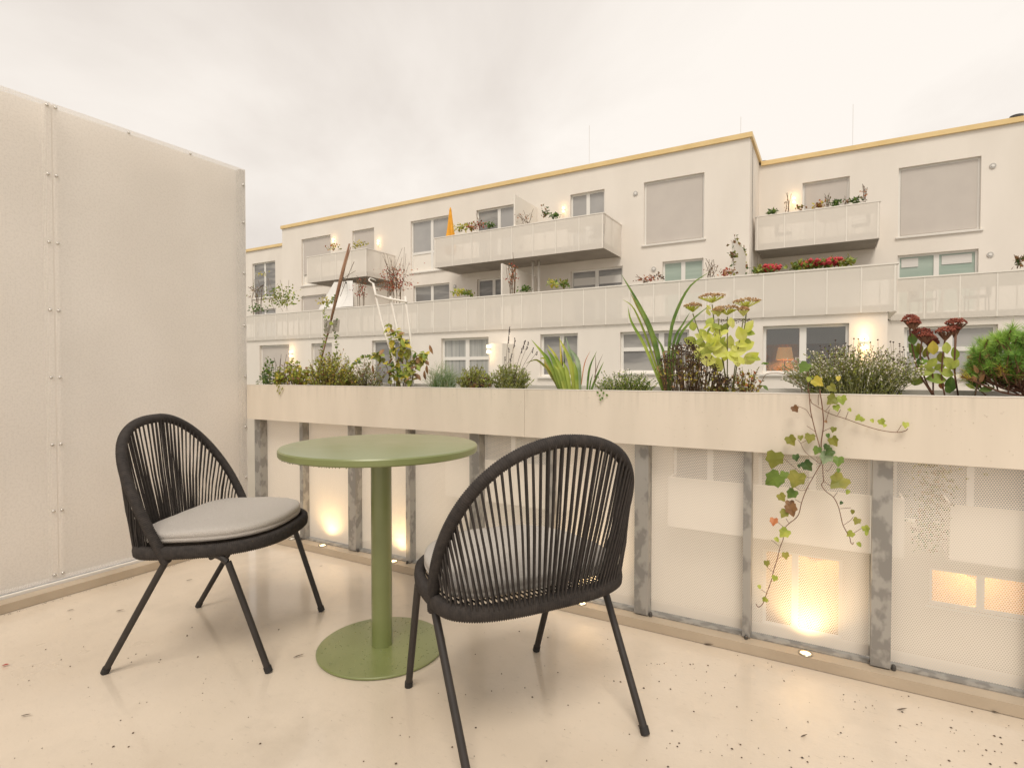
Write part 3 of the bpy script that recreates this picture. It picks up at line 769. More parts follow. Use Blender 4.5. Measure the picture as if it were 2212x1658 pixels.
# planter box hung on the posts
pl = thing('planter', (-1.0, 2.26, 0.72), 'long white metal planter box hung on the balustrade posts', 'planter')
ZP0, ZP1 = 0.722, 0.928
for (a, c) in ((-3.072, -1.1563), (-1.1551, 0.85), (0.853, 2.2)):
    MB().box(a, c, 2.110, 2.113, ZP0, ZP1).box(a, c, 2.1135, 2.150, ZP1-.003, ZP1).box(a, c, 2.1135, 2.148, ZP0, ZP0+.003).build('front_panel', M['planter'], pl)
MB().box(-3.072, 2.2, 2.1085, 2.1135, ZP1+.0005, ZP1+.0035).build('rim', M['planter_white'], pl)  # added white strip, imitates the sky highlight along the top edge
MB().box(-3.072, 2.2, 2.40, 2.440, ZP0, ZP1+.012).build('back_panel', M['planter_white'], pl)
MB().box(-3.0755, -3.0725, 2.112, 2.44, ZP0, ZP1).build('end_panel', M['planter'], pl)
MB().box(-3.049, 2.2, 2.152, 2.398, ZP0+.1, ZP0+.12).build('bottom_panel', M['planter_white'], pl)
rs = random.Random(3)
sb = MB(); nx, ny = 160, 7
for i in range(nx):
    for j in range(ny):
        pass
gx = [-3.045 + 5.24*i/nx for i in range(nx+1)]; gy = [2.151 + .248*j/ny for j in range(ny+1)]
hz = [[0.902 + rs.uniform(-.012, .012) + .008*math.sin(x*7) for y in gy] for x in gx]
sb.v = [Vector((gx[i], gy[j], hz[i][j])) for i in range(nx+1) for j in range(ny+1)]
for i in range(nx):
    for j in range(ny):
        a = i*(ny+1)+j; sb.f.append((a, a+ny+1, a+ny+2, a+1)); sb.m.append(0)
so = sb.build('soil', M['soil'], pl, kind='stuff')
# rain drops on the planter front
dr = MB()
for k in range(330):
    x = rs.uniform(-2.2, .75); z = ZP0 + .02 + (ZP1-ZP0-.03)*rs.random()
    dr.blob((x, 2.1095, z), rs.uniform(.0008, .0019))
dr.build('rain_drops', M['drop'], pl, kind='stuff', smooth=True)

# ------------------------------------------------------------------ recessed lamps in the kerb
KL = [(631, 1171, False, 'dull switched off recessed lamp in the kerb nearest the left screen'), (697, 1185, True, 'glowing recessed kerb lamp behind the left chair seat front'),
      (850, 1218, True, 'glowing recessed kerb lamp partly hidden by the green table column'), (1256, 1304, True, 'glowing recessed kerb lamp just behind the right chair'),
      (1740, 1406, True, 'bright recessed kerb lamp under the hanging ivy')]
for (x, y, on, lab) in KL:
    p = on_z(x, y, 0.04); s = 2.136/p.y; X = p.x*s; c = (X, 2.136, 0.0385)
    t = thing('recessed_lamp', c, lab, 'lamp', 'recessed lamps along the kerb')
    MB().lathe(c, [(0.017, 0), (0.023, 0.0), (0.023, 0.003), (0.0175, 0.0042)], 24, close=False).build('ring', M['lamp_ring'], t, smooth=True)
    MB().lathe(c, [(0.017, 0.0008), (0.011, 0.0032), (0.004, 0.0040)], 20).build('lens', M['lamp_on'] if on else M['lamp_off'], t, smooth=True)
    if on:
        l = lamp_light('lamp_light', (0, -.012, .010), 3.4, (1.0, 0.66, 0.30), 0.017, 'SPOT', (RAD(180-13), 0, 0), RAD(124), 1.0); l.parent = t

# ------------------------------------------------------------------ green bistro table
TX, TY = -1.418, 1.505
tb = thing('bistro_table', (TX, TY, 0), 'round green metal bistro table with single column and disc base', 'table')
MB().lathe((TX, TY, 0), [(0.330, 0.712), (0.3455, 0.714), (0.349, 0.718), (0.349, 0.735), (0.3455, 0.7395), (0.339, 0.741), (0.02, 0.741)], 96).build('tabletop', M['green'], tb, smooth=True, auto=35)
MB().lathe((TX, TY, 0), [(0.037, 0.0105), (0.037, 0.706)], 40).build('column', M['green'], tb, smooth=True, auto=40)
MB().lathe((TX, TY, 0), [(0.16, 0.7065), (0.16, 0.7115)], 40).build('mounting_plate', M['green'], tb, smooth=True, auto=40)
MB().lathe((TX, TY, 0), [(0.224, 0.001), (0.229, 0.003), (0.229, 0.0075), (0.226, 0.0098), (0.02, 0.0103)], 80).build('base', M['green'], tb, smooth=True, auto=35)
dr = MB()
for k in range(420):
    a = rs.uniform(0, 6.28); q = math.sqrt(rs.random())*.215
    x, y = TX+q*math.cos(a), TY+q*math.sin(a)
    if q < .045: continue
    if k % 3 and mnoise.noise((x*9, y*9, 1)) < -.05: continue
    dr.blob((x, y, 0.0102), rs.uniform(.0010, .0034), sz=.45)
for k in range(110):
    a = RAD(-150) + rs.uniform(-1.1, 1.7)
    dr.blob((TX+.344*math.cos(a), TY+.344*math.sin(a), .7125), rs.uniform(.001, .0024))
dr.build('water_drops', M['drop_green'], tb, kind='stuff', smooth=True)

# ------------------------------------------------------------------ rope chairs
HP = dict(P0=(-.0504, .273, .375), P1=(-.1299, .3171, .6004), P2=(-.3099, .2703, .8288), P3=(-.2659, 0, .8288))
def hoop_pts(n):
    P = [Vector(HP[k]) for k in ('P0', 'P1', 'P2', 'P3')]
    half = []
    for i in range(n+1):
        t = i/n; half.append(P[0]*(1-t)**3 + P[1]*3*(1-t)**2*t + P[2]*3*(1-t)*t*t + P[3]*t**3)
    return half + [Vector((p.x, -p.y, p.z)) for p in reversed(half[:-1])]
def resample(pts, n, closed=False):
    P = pts + [pts[0]] if closed else pts
    L = [0]
    for i in range(len(P)-1): L.append(L[-1] + (P[i+1]-P[i]).length)
    out = []; j = 0; N = n if closed else n-1
    for k in range(n):
        s = L[-1]*k/N
        while j < len(L)-2 and L[j+1] < s: j += 1
        q = (s-L[j])/max(1e-9, L[j+1]-L[j]); out.append(P[j].lerp(P[j+1], q))
    return out
def seat_outline(n, sx=1.0, dz=0.0, ins=0.0):
    out = []
    for i in range(n):
        a = 2*math.pi*i/n; c, s = math.cos(a), math.sin(a)
        ex = 2/2.7 if c > 0 else 2/3.0
        x = -.0687 + (.3276-ins if c > 0 else .1455-ins)*math.copysign(abs(c)**ex, c)
        y = (.2780-ins)*math.copysign(abs(s)**ex, s)
        out.append(Vector((x, y, .412 + .0358*x + dz)))
    return out
def ribbed(pts, rx, rz, pitch, closed, n=10):
    """rope-wound bar: cross-section rx by rz, one ridge per winding"""
    L = sum((pts[(i+1) % len(pts)]-pts[i]).length for i in range(len(pts) if closed else len(pts)-1))
    N = int(L/pitch)*3; P = resample(pts, N, closed)
    b = MB()
    for i in range(N):
        t = (P[(i+1) % N]-P[i-1]) if closed else (P[min(i+1, N-1)]-P[max(i-1, 0)])
        t.normalize()
        w = (1.0, 1.08, 1.0)[i % 3] if i % 3 != 0 else 0.93
        yield_side = Vector((t.y, -t.x, 0))
        if rz is None:
            cen = Vector((-.16, 0, .6)); a = (P[i]-cen); a = (a - t*a.dot(t)).normalized(); c = t.cross(a); ra, rc = rx, rx
        else:
            a = yield_side.normalized(); c = t.cross(a); ra, rc = rx, rz
        for k in range(n):
            an = 2*math.pi*k/n; ca, sa = math.cos(an), math.sin(an)
            if rz is not None:
                ca = math.copysign(abs(ca)**.6, ca); sa = math.copysign(abs(sa)**.6, sa)
            b.v.append(P[i] + (a*ca*ra + c*sa*rc)*w)
    for i in range(N if closed else N-1):
        j = (i+1) % N
        for k in range(n): b.f.append((i*n+k, i*n+(k+1) % n, j*n+(k+1) % n, j*n+k)); b.m.append(0)
    if not closed:
        b.f.append(tuple(range(n))); b.m.append(0); b.f.append(tuple((N-1)*n+k for k in range(n))); b.m.append(0)
    return b
def chair(loc, rz, label):
    t = thing('rope_chair', (*loc, 0), label, 'chair', 'rope chairs at the table', rz)
    hp = hoop_pts(60)
    ribbed(hp, .0160, None, .0062, False).build('back_hoop', M['rope'], t, local=True, smooth=True)
    ring = seat_outline(160)
    ribbed(ring, .0140, .0205, .0060, True).build('seat_ring', M['rope'], t, local=True, smooth=True)
    # back cords: each winding leaves a strand in front of and behind the bars
    n = 45
    hl = resample(hp, 401)
    rear = [p for p in seat_outline(720) if p.x < -.125]
    rear.sort(key=lambda p: math.atan2(p.y, -(p.x+.02)), reverse=True)
    rear = resample(rear, 401)
    rr = random.Random(11)
    for i in range(n):
        q = i/(n-1)
        u = hl[int((.135 + .73*q)*400)]; lo = rear[int((.01+.98*q)*400)]
        for side in (1, -1):
            out = Vector((side*.0145, 0, 0))
            a = lo + Vector((side*.013, 0, .012)) + Vector((0, rr.uniform(-.0012, .0012), 0))
            c = u + out*.9 + Vector((0, (0.0045 if side > 0 else -.0045), 0))
            m = (a+c)*.5 + Vector((-.004 + rr.uniform(-.002, .002), rr.uniform(-.0015, .0015), 0))
            MB().tube([a, m, c], .0029, 6, cap=False).build('cord', M['rope'], t, local=True, smooth=True)
    # cords across the seat
    st = MB()
    for i in range(34):
        y = -.245 + .49*i/33
        s2 = (1-abs(y/.262)**2.7)**(1/2.7)
        xa, xb = -.0687-.140*s2, -.0687+.315*s2
        st.tube([(xa, y, .420), ((xa+xb)/2, y, .410), (xb, y, .425)], .0027, 5, cap=False)
    st.build('seat_web', M['rope'], t, local=True, smooth=True, kind='stuff')
    for s in (1, -1):
        rl_ = bez([(-.045, s*.272, .398), (-.060, s*.272, .372), (-.095, s*.270, .315), (-.268, s*.262, .012)], 15)
        rl_ = bez([(-.046, s*.272, .40), (-.062, s*.2715, .365), (-.080, s*.271, .335), (-.267, s*.262, .014)], 18)
        lg = MB().tube(rl_, .0108, 12).build('leg', M['legmetal'], t, local=True, smooth=True, auto=50)
        MB().tube([(-.2635, s*.2622, .020), (-.2725, s*.2618, .002)], .0128, 12).build('foot_cap', M['rubber'], lg, local=True, smooth=True, auto=50)
        fl_ = bez([(.060, s*.258, .400), (.105, s*.253, .398), (.138, s*.250, .375), (.156, s*.248, .335), (.267, s*.238, .014)], 24)
        lg = MB().tube(fl_, .0108, 12).build('leg', M['legmetal'], t, local=True, smooth=True, auto=50)
        MB().tube([(.265, s*.2382, .020), (.271, s*.2378, .002)], .0128, 12).build('foot_cap', M['rubber'], lg, local=True, smooth=True, auto=50)
    MB().tube([(.085, -.25, .388), (.085, .25, .388)], .009, 8).build('crossbar', M['legmetal'], t, local=True, smooth=True)
    return t
def cushion(loc, rz, label, seed):
    rnd = random.Random(seed)
    prof = [(0.0, .018), (-.006, .006), (-.010, .0), (-.016, .0)]
    layers = [(.955, .000), (.988, .003), (1.0, .010), (1.0, .018), (.989, .0215), (1.0, .025), (.998, .036), (.985, .043), (.95, .0475), (.86, .0495), (.7, .0505), (.45, .051), (.2, .051), (.03, .051)]
    b = MB(); n = 120
    base = [Vector((max(p.x, -.190 + .02*(p.y/.27)**2), p.y)) for p in seat_outline(n, ins=.013)]
    for (k, z) in layers:
        for p in base:
            x, y = .045 + (p.x-.045)*k, p.y*k
            zz = z*.82 + (.0030*mnoise.noise((x*8+seed*3, y*8, z*20)) + .0016*mnoise.noise((x*34, y*20, seed)))*(1 if z > .012 else .25)
            b.v.append(Vector((x, y, .438 + .03*x + zz)))
    m = len(layers)
    for i in range(m-1):
        for k in range(n): b.f.append((i*n+k, i*n+(k+1) % n, (i+1)*n+(k+1) % n, (i+1)*n+k)); b.m.append(0)
    b.f.append(tuple(reversed(range(n)))); b.m.append(0); b.f.append(tuple((m-1)*n+k for k in range(n))); b.m.append(0)
    o = b.build('seat_cushion', M['cushion'], smooth=True, label=label, cat='cushion', group='seat cushions on the rope chairs', local=True)
    o.location = (*loc, 0); o.rotation_euler = (0, 0, rz)
    return o
C1, A1 = (-1.974, 1.266), RAD(28.3)
C2, A2 = (-.807, 1.415), RAD(148.7)
chair(C1, A1, 'dark rope chair at left of the table with its grey cushion in view')
chair(C2, A2, 'dark rope chair at right seen from behind its corded back')
cushion(C1, A1, 'grey fabric seat cushion on the left rope chair', 2)
cushion(C2, A2, 'grey fabric seat cushion half hidden behind the cords of the right chair', 7)
#PLANTS
# ------------------------------------------------------------------ plants in the planter
YP = 2.27
def jit(r, s): return Vector((r.uniform(-s, s), r.uniform(-s, s), r.uniform(-s, s)))
def rdir(r, up=0.0):
    v = Vector((r.gauss(0, 1), r.gauss(0, 1), r.gauss(0, 1) + up))
    return v.normalized()
def PP(x, y, dy=0.0): return at(x, y, YP + dy)
PLANT_G = None
def plant(name, x, label, cat='plant', group=None, y=843):
    p = PP(x, y); p.z = .90
    return thing(name, p, label, cat, group)

def bush(t, seed, x0, x1, ytop, mats, nst, lpl, LL, LW, stem=None, spread=1.0, arch=0.25, dens_lo=0.15, yb=846, name='foliage', srad=.0012, dep=.09, flowers=None, up=0.3, hvar=.35):
    """many thin stems, each set with small leaves; flowers=(mat, chance, radius)"""
    r = random.Random(seed); sb, fb, wb = MB(), MB(), MB()
    xc = (x0+x1)/2
    for k in range(nst):
        q = r.random(); bx = xc + (x0-xc)*(1-2*q)*0.62*spread*r.uniform(.6, 1)
        b0 = PP(bx, yb, r.uniform(-dep, dep)); b0.z = .895
        tx = x0 + (x1-x0)*min(1, max(0, q + r.uniform(-.12, .12)))
        ed = 1 - abs(2*q-1)**2.2*.55
        hh = (yb-ytop)*ed*(1 - hvar*r.random())
        tip = PP(tx, yb-hh, r.uniform(-dep, dep)*1.15)
        mid = (b0+tip)*.5 + Vector((b0.x-tip.x, 0, 0))*arch*.5 + Vector((0, 0, .02*arch)) + jit(r, .008)
        pts = bez([b0, mid, tip], 8)
        sb.tube(pts, [srad*(1-.6*i/(len(pts)-1)) for i in range(len(pts))], 4, cap=False)
        for j in range(lpl):
            f = dens_lo + (1-dens_lo)*(j+r.random())/lpl
            i = min(len(pts)-2, int(f*(len(pts)-1))); p = pts[i].lerp(pts[i+1], f*(len(pts)-1)-i)
            tg = (pts[i+1]-pts[i]).normalized()
            d = (tg*.5 + rdir(r, up)).normalized()
            mi = r.choices(range(len(mats)), [m[1] for m in mats])[0]
            s = r.uniform(.65, 1.2)
            fb.leaf(p, d, rdir(r, 1.0), LL*s, LW*s, mi, fold=.3, curl=r.uniform(0, .3))
            if flowers and f > flowers[3] and r.random() < flowers[1]:
                wb.blob(p + d*LL*.8, flowers[2]*r.uniform(.7, 1.3))
        if flowers and r.random() < flowers[1]*4: wb.blob(tip, flowers[2]*1.3)
    sb.build('stems', M[stem or 'stem_brown'], t)
    fb.build(name, [M[m[0]] for m in mats], t, kind='stuff')
    if flowers: wb.build('flowers', M[flowers[0]], t, kind='stuff')
    return r

t = plant('leafy_shrub', 590, 'sparse dark leaved twiggy plant at the left end of the planter')
bush(t, 1, 566, 596, 764, [('lf_green', 2), ('lf_dark', 2), ('lf_olive', 1)], 16, 16, .020, .013, arch=-.4, hvar=.3)
sp = MB(); r = random.Random(5)
for k in range(7):
    x = 592 + k*4.5 + r.uniform(-2, 2)
    sp.tube(bez([PP(x, 846), PP(x+r.uniform(-4, 4), 805), PP(x+r.uniform(-6, 6), 762+r.uniform(0, 22))], 6), .0013, 4)
sp.build('dry_stalks', M['fl_dark'], t)
t = plant('strawberry_plant', 625, 'low yellow and reddish leafed plant spilling over the planter rim at left')
bush(t, 2, 592, 668, 772, [('lf_yellow', 2), ('lf_yg', 3), ('lf_olive', 3), ('lf_brown', 1.3)], 62, 10, .024, .019, stem='stem_red', arch=.1, hvar=.55, dens_lo=.35)
g = MB()
for (x, y) in ((604, 838), (601, 846), (606, 851), (611, 842), (600, 834)): g.leaf(at(x, y-7, 2.105), (-.1, -.3, -1), (0, -1, .2), .026, .014, fold=.2)
g.build('trailing_leaves', M['lf_olive'], t)
t = plant('herb_bush', 715, 'broad yellow green bushy herb around the foot of the rusty pole')
bush(t, 3, 655, 775, 752, [('lf_yellow', 2), ('lf_yg', 3), ('lf_olive', 4), ('lf_brown', 1)], 230, 14, .016, .010, arch=.15, hvar=.6, dens_lo=.1, dep=.11)
t = plant('twiggy_herb', 790, 'grey green twiggy herb between the rusty pole and the white trellis')
bush(t, 4, 748, 836, 772, [('lf_grey', 3), ('lf_olive', 2), ('lf_brown', 1)], 80, 13, .015, .008, arch=.35, hvar=.5, stem='stem_brown')
t = plant('bare_twig', 772, 'single reddish brown bare twig leaning beside the herb bush')
MB().tube(bez([PP(752, 843, -.03), PP(775, 826, -.04), PP(790, 800, -.04), PP(796, 790, -.04)], 8), .0016, 5).build('twig', M['stem_red'], t)

# rusty pole with its wire mesh and the climber on it
pb, pt_ = PP(691, 790, .05), PP(755, 526, .05)
b0 = pb + (pb-pt_)*.35; b0.z = .89
t = thing('support_pole', b0, 'leaning rust brown pole with split top standing in the planter', 'pole')
pts = [pb.lerp(pt_, q) for q in (-.3, 0, .12, .25, .4, .6, .8, 1)]
MB().tube(pts, [.004, .004, .0045, .005, .0065, .0105, .0100, .0045], 8).build('shaft', M['rust'], t, smooth=True)
MB().tube([pts[3]+Vector((.006, 0, 0)), pts[6]+Vector((.012, -.004, 0)), pts[7]+Vector((.010, 0, -.02))], [.003, .0045, .002], 6).build('splinter', M['rust'], t, smooth=True)
MB().tube(bez([PP(735, 640, .04), PP(752, 595, .03), PP(765, 565, .03)], 6), [.0018]*4+[.0012]*3 if False else .0015, 5).build('twig', M['stem_brown'], t)
MB().tube(bez([PP(740, 620, .04), PP(745, 600, .04), PP(768, 585, .04)], 6), .0012, 5).build('twig', M['stem_brown'], t)
k = MB()
for (x, y) in ((742, 600), (745, 606), (748, 611)): k.blob(PP(x, y, .035), .006)
k.build('tie_knot', M['dark_metal'], t)
t = thing('wire_mesh', PP(716, 720, .06), 'folded grey wire mesh piece fixed to the rusty pole', 'mesh')
for (xa, xb, ya, yb, dx) in ((700, 716, 692, 719, -.3), (719, 733, 691, 716, .5)):
    w = MB(); n = 9
    for i in range(n+1):
        q = i/n
        w.tube([PP(xa+(xb-xa)*q+dx*2, ya, .0), PP(xa+(xb-xa)*q-3*dx, yb, .0)], .0015, 4)
    for i in range(12):
        q = i/11; y = ya+(yb-ya)*q; w.tube([PP(xa+dx*(2-5*q), y, .0), PP(xb+dx*(2-5*q), y, .0)], .0015, 4)
    w.build('mesh_leaf', M['mesh_grey'], t)
t = plant('climbing_vine', 700, 'thin green climbing vine winding up the rusty pole')
r = random.Random(8); sb = MB(); lv = MB()
for path in (((688, 840), (694, 770), (700, 735), (706, 700), (700, 672), (712, 655), (722, 640)), ((715, 840), (722, 790), (728, 745), (722, 705), (726, 690)), ((735, 840), (752, 800), (768, 785), (790, 770), (806, 775))):
    pts = bez([PP(x, y, .02+r.uniform(-.02, .02)) for x, y in path], 24); sb.tube(pts, .0011, 4)
    for p in pts[3:]:
        for k in range(4):
            lv.leaf(p, rdir(r, .2), (r.uniform(-.6, .6), -1, r.uniform(-.2, .8)), r.uniform(.012, .026), r.uniform(.010, .018), r.choice((0, 0, 1, 2)), fold=.2)
for (x, y) in ((706, 680), (711, 697), (702, 690), (708, 690)): lv.leaf(PP(x, y, -.01), rdir(r, .6), (0, -1, .3), .03, .026, 1)
sb.build('stems', M['stem_green'], t); lv.build('leaves', [M['lf_green'], M['lf_yg'], M['lf_olive']], t, kind='stuff')

# white tubular trellis
t = thing('trellis', PP(845, 846, .02) , 'white tubular obelisk trellis standing in the planter over the raspberry', 'trellis')
for pth in (((806, 612), (826, 700), (852, 780), (872, 846)), ((843, 640), (858, 712), (872, 780), (878, 846)), ((875, 640), (886, 725), (890, 780), (893, 846))):
    MB().tube(bez([PP(x, y, .03) for x, y in pth], 12), .0062, 10).build('leg', M['white_tube'], t, smooth=True)
MB().tube([PP(811, 637, .025), PP(840, 645, .02), PP(879, 652, .025)], .0060, 10).build('crossbar', M['white_tube'], t, smooth=True)
MB().tube(bez([PP(806, 612, .03), PP(797, 606, .05), PP(800, 601, .08), (PP(812, 606, .12))], 8), .0035, 8).build('top_hook', M['white_tube'], t, smooth=True)

def oak_leaf(b, p, d, n, L, W, mi): b.leaf(p, d, n, L, W, mi, fold=.22, curl=.25, seg=5, prof=[.12, .75, .95, 1.0, .55, .02])
t = plant('raspberry_plant', 860, 'tall yellowing raspberry plant with drooping leaves climbing the white trellis')
r = random.Random(21); sb = MB(); nl = 0
canes = [((845, 846), (838, 800), (822, 770), (812, 765)), ((852, 846), (850, 780), (846, 735), (838, 700)), ((868, 846), (880, 800), (900, 770), (925, 762)), ((875, 846), (878, 770), (868, 730), (856, 715)), ((884, 846), (896, 800), (905, 775), (915, 780)), ((862, 846), (858, 800), (866, 750), (880, 735))]
for cpath in canes:
    pts = bez([PP(x, y, r.uniform(-.05, .05)) for x, y in cpath], 20); sb.tube(pts, [.0024*(1-.55*i/(len(pts)-1)) for i in range(len(pts))], 5)
    for p in pts[3:]:
        for k in range(3):
            if r.random() < .22: continue
            d = Vector((r.uniform(-1, 1), r.uniform(-.8, .5), r.uniform(-.9, .35)))
            lf = MB(); oak_leaf(lf, p + jit(r, .006), d, (r.uniform(-.4, .4), -.5, 1), r.uniform(.028, .052), r.uniform(.020, .032), 0)
            hgt = (p.z-.9)/.2
            m = r.choices(('lf_olive', 'lf_yg', 'lf_green', 'lf_brown', 'lf_yellow'), (4, 3, 1, 1.6, 2.2))[0]
            lf.build('leaf', M[m], t); nl += 1
for (x, y, a) in ((928, 757, -.6), (922, 800, -1.5), (917, 812, -1.4), (805, 800, -1.2)):
    lf = MB(); oak_leaf(lf, PP(x, y-12, -.04), (.3*math.cos(a), -.1, math.sin(a)), (0, -1, .3), .05, .018, 0); lf.build('leaf', M['lf_brown'], t)
sb.build('canes', M['stem_brown'], t)

def tuft(t, seed, x0, x1, ytop, m, n, w, bx0, bx1, mname='blades', lean=1.0, hv=.4, dep=.06, yb=846):
    r = random.Random(seed); b = MB()
    for k in range(n):
        q = r.random(); bx = bx0+(bx1-bx0)*r.random(); tx = x0+(x1-x0)*q
        ed = 1-abs(2*q-1)**2*.5
        y = yb-(yb-ytop)*ed*(1-hv*r.random())
        p0_ = PP(bx, yb, r.uniform(-.03, .03)); p0_.z = .895; p1_ = PP(tx, y, r.uniform(-dep, dep))
        mid = p0_.lerp(p1_, .55) + Vector((p0_.x-p1_.x, 0, abs(p0_.x-p1_.x)*.5))*.22
        b.blade(bez([p0_, mid, p1_], 6), w, (r.uniform(-.5, .5), -1, .2), r.randrange(len(m)))
    return b.build(mname, [M[i] for i in m], t, kind='stuff')
t = plant('blue_grass_tuft', 955, 'spiky blue green grass tuft in the planter right of the trellis')
tuft(t, 31, 905, 1008, 770, ['lf_blue', 'lf_blue', 'lf_grey', 'lf_green'], 240, .0034, 932, 982, hv=.45)
t = plant('sage_tuft', 1025, 'low tuft of fine green leaves with a dried brown heart')
bush(t, 32, 985, 1066, 788, [('lf_yg', 2), ('lf_olive', 3), ('lf_grey', 1)], 100, 13, .018, .006, arch=.3, up=.8)
r = random.Random(33); b = MB()
for k in range(90): b.leaf(PP(r.gauss(1026, 13), 846-abs(r.gauss(0, 13)), -.05+r.uniform(-.02, .02)), rdir(r, .5), rdir(r), .018, .012, r.randrange(2))
b.build('dried_leaves', [M['lf_brown'], M['fl_dark']], t, kind='stuff')
t = plant('lavender_plant', 1095, 'lavender clump with tall dark dry flower spikes')
bush(t, 34, 1056, 1150, 785, [('lf_grey', 3), ('lf_yg', 2), ('lf_olive', 2)], 120, 15, .018, .0055, arch=.3, up=.7, stem='stem_green')
for (bx, tx, ty, hl) in ((1092, 1101, 706, 28), (1098, 1113, 731, 16), (1108, 1134, 735, 16), (1112, 1142, 738, 14), (1104, 1099, 752, 8), (1112, 1152, 752, 8), (1090, 1091, 770, 8), (1110, 1128, 752, 9), (1080, 1106, 765, 14), (1115, 1160, 760, 6)):
    s0, s1 = PP(bx, 830, -.02), PP(tx, ty, -.02); pts = bez([s0, s0.lerp(s1, .5)+Vector((-.006, 0, 0)), s1], 8)
    st = MB().tube(pts, .0009, 4).build('flower_stalk', M['stem_brown'], t)
    h = MB(); rr = random.Random(int(tx))
    for k in range(int(hl*1.1)):
        q = k/(hl*1.1)
        if .45 < q < .55: continue
        h.blob(PP(tx-(tx-bx)*q*hl/100, ty+hl*q*1.3, -.02)+jit(rr, .0025), .0032)
    h.build('flower_spike', M['fl_lav'], st)

def strap(t, path, w, m, dy=0.0, nrm=(0, -1, .15), name='blade', n=14, base=.85):
    pts = bez([PP(x, y, dy + (.02*(i/(len(path)-1))-.0)) for i, (x, y) in enumerate(path)], n)
    return MB().blade(pts, w, nrm, taper=lambda q: base + .3*math.sin(math.pi*min(1, q*1.4))*(q < .71) if q < .5 else max(.03, (1-q)**.75*1.75*(base+.28)*.92), fold=.28).build(name, M[m], t)
t = plant('variegated_iris', 1190, 'variegated iris clump with broad yellow edged blades')
e5 = lambda *p: [(1075.2+.1389*x, 691.2+.1389*y) for x, y in p]
for pth, w, m, dy in ((e5((980, 1100), (800, 650), (690, 500), (520, 300)), .016, 'lf_iris', 0), (e5((960, 1100), (800, 800), (650, 645), (560, 622), (430, 680)), .009, 'lf_olive', .01),
                      (e5((990, 1100), (850, 780), (740, 600), (650, 600)), .015, 'lf_iris_y', .02), (e5((1010, 1100), (880, 650), (760, 440)), .019, 'lf_iris', -.02), (e5((1060, 1100), (920, 600), (770, 380)), .013, 'lf_iris_y', .03),
                      (e5((1100, 1100), (1000, 760), (880, 540)), .019, 'lf_iris', -.03), (e5((1200, 1100), (1130, 650), (950, 270)), .020, 'lf_iris_y', -.02), (e5((1215, 1100), (1150, 600), (1060, 260)), .016, 'lf_blue', .03),
                      (e5((1280, 1100), (1250, 650), (1110, 430)), .019, 'lf_blue', .01), (e5((985, 1000), (985, 600), (965, 300)), .009, 'lf_yellow', .04), (e5((1020, 1000), (1005, 600), (990, 250)), .005, 'fl_dark', .04),
                      (e5((1130, 1100), (1080, 800), (1010, 640)), .017, 'lf_iris', -.04), (e5((1170, 1100), (1180, 800), (1130, 560)), .016, 'lf_yg', .0), (e5((1240, 1100), (1220, 800), (1180, 640)), .016, 'lf_iris', -.03), (e5((1045, 1100), (960, 800), (870, 700)), .014, 'lf_yg', -.04),
                      (e5((990, 1100), (780, 760), (720, 620)), .014, 'lf_yellow', .035), (e5((1045, 1060), (1030, 500), (1035, 250)), .006, 'lf_dark', .05)):
    strap(t, pth, w, m, dy)
t = plant('young_iris', 1278, 'small group of narrow young iris blades beside the variegated clump')
for pth, w, m in ((e5((1390, 1100), (1430, 750), (1540, 480)), .009, 'lf_green'), (e5((1450, 1100), (1540, 880), (1650, 645)), .010, 'lf_green'), (e5((1425, 1100), (1445, 960), (1480, 830)), .006, 'lf_green'), (e5((1300, 1000), (1350, 680), (1440, 470)), .004, 'lf_rust'), (e5((1510, 1000), (1525, 700), (1515, 520)), .003, 'stem_brown'), (e5((1500, 900), (1560, 700), (1640, 520)), .003, 'stem_brown')):
    strap(t, pth, w, m)
t = plant('white_flower_carpet', 1350, 'low green carpet plant with tiny pale flowers near the tall iris')
bush(t, 41, 1285, 1418, 797, [('lf_green', 3), ('lf_yg', 2)], 170, 10, .010, .006, arch=.05, hvar=.6, up=.6, stem='stem_green', flowers=('fl_white', .10, .0026, .75), dep=.1)
b = MB(); r = random.Random(42)
for (x, y) in ((1297, 851), (1300, 856), (1296, 860), (1303, 852), (1309, 850), (1293, 850), (1299, 846)): b.leaf(at(x, y, 2.104), rdir(r, -.3), (0, -1, .3), .014, .010)
b.build('trailing_leaves', M['lf_green'], t)
t = plant('tall_iris', 1442, 'tall iris with long arching narrow blades rising above the far roof terrace')
eE = lambda *p: [(1075.2+.2778*x, 583.7+.2778*y) for x, y in p]
for pth, w, m, dy in ((eE((1310, 950), (1215, 530), (1100, 270), (960, 30)), .017, 'lf_green', 0), (eE((1300, 950), (1190, 500), (1080, 270), (1030, 175)), .010, 'lf_olive', .02), (eE((1290, 950), (1150, 600), (1040, 400), (1012, 280)), .011, 'lf_iris', -.01),
                      (eE((1300, 950), (1170, 560), (1060, 300), (970, 225)), .008, 'lf_yg', .03), (eE((1320, 950), (1340, 520), (1400, 300), (1500, 120), (1650, 10)), .012, 'lf_green', 0), (eE((1330, 950), (1370, 560), (1440, 420), (1495, 325)), .009, 'lf_green', .02),
                      (eE((1340, 950), (1400, 560), (1500, 400), (1665, 258)), .010, 'lf_green', -.02), (eE((1320, 950), (1290, 640), (1220, 500)), .011, 'lf_green', .03), (eE((1325, 950), (1330, 780), (1345, 640)), .010, 'lf_green', -.03)):
    strap(t, pth, w, m, dy)
for pth in (eE((1300, 930), (1270, 800), (1240, 752), (1290, 745)), eE((1310, 930), (1300, 700), (1290, 640), (1340, 632))): strap(t, pth, .006, 'lf_brown', -.03)

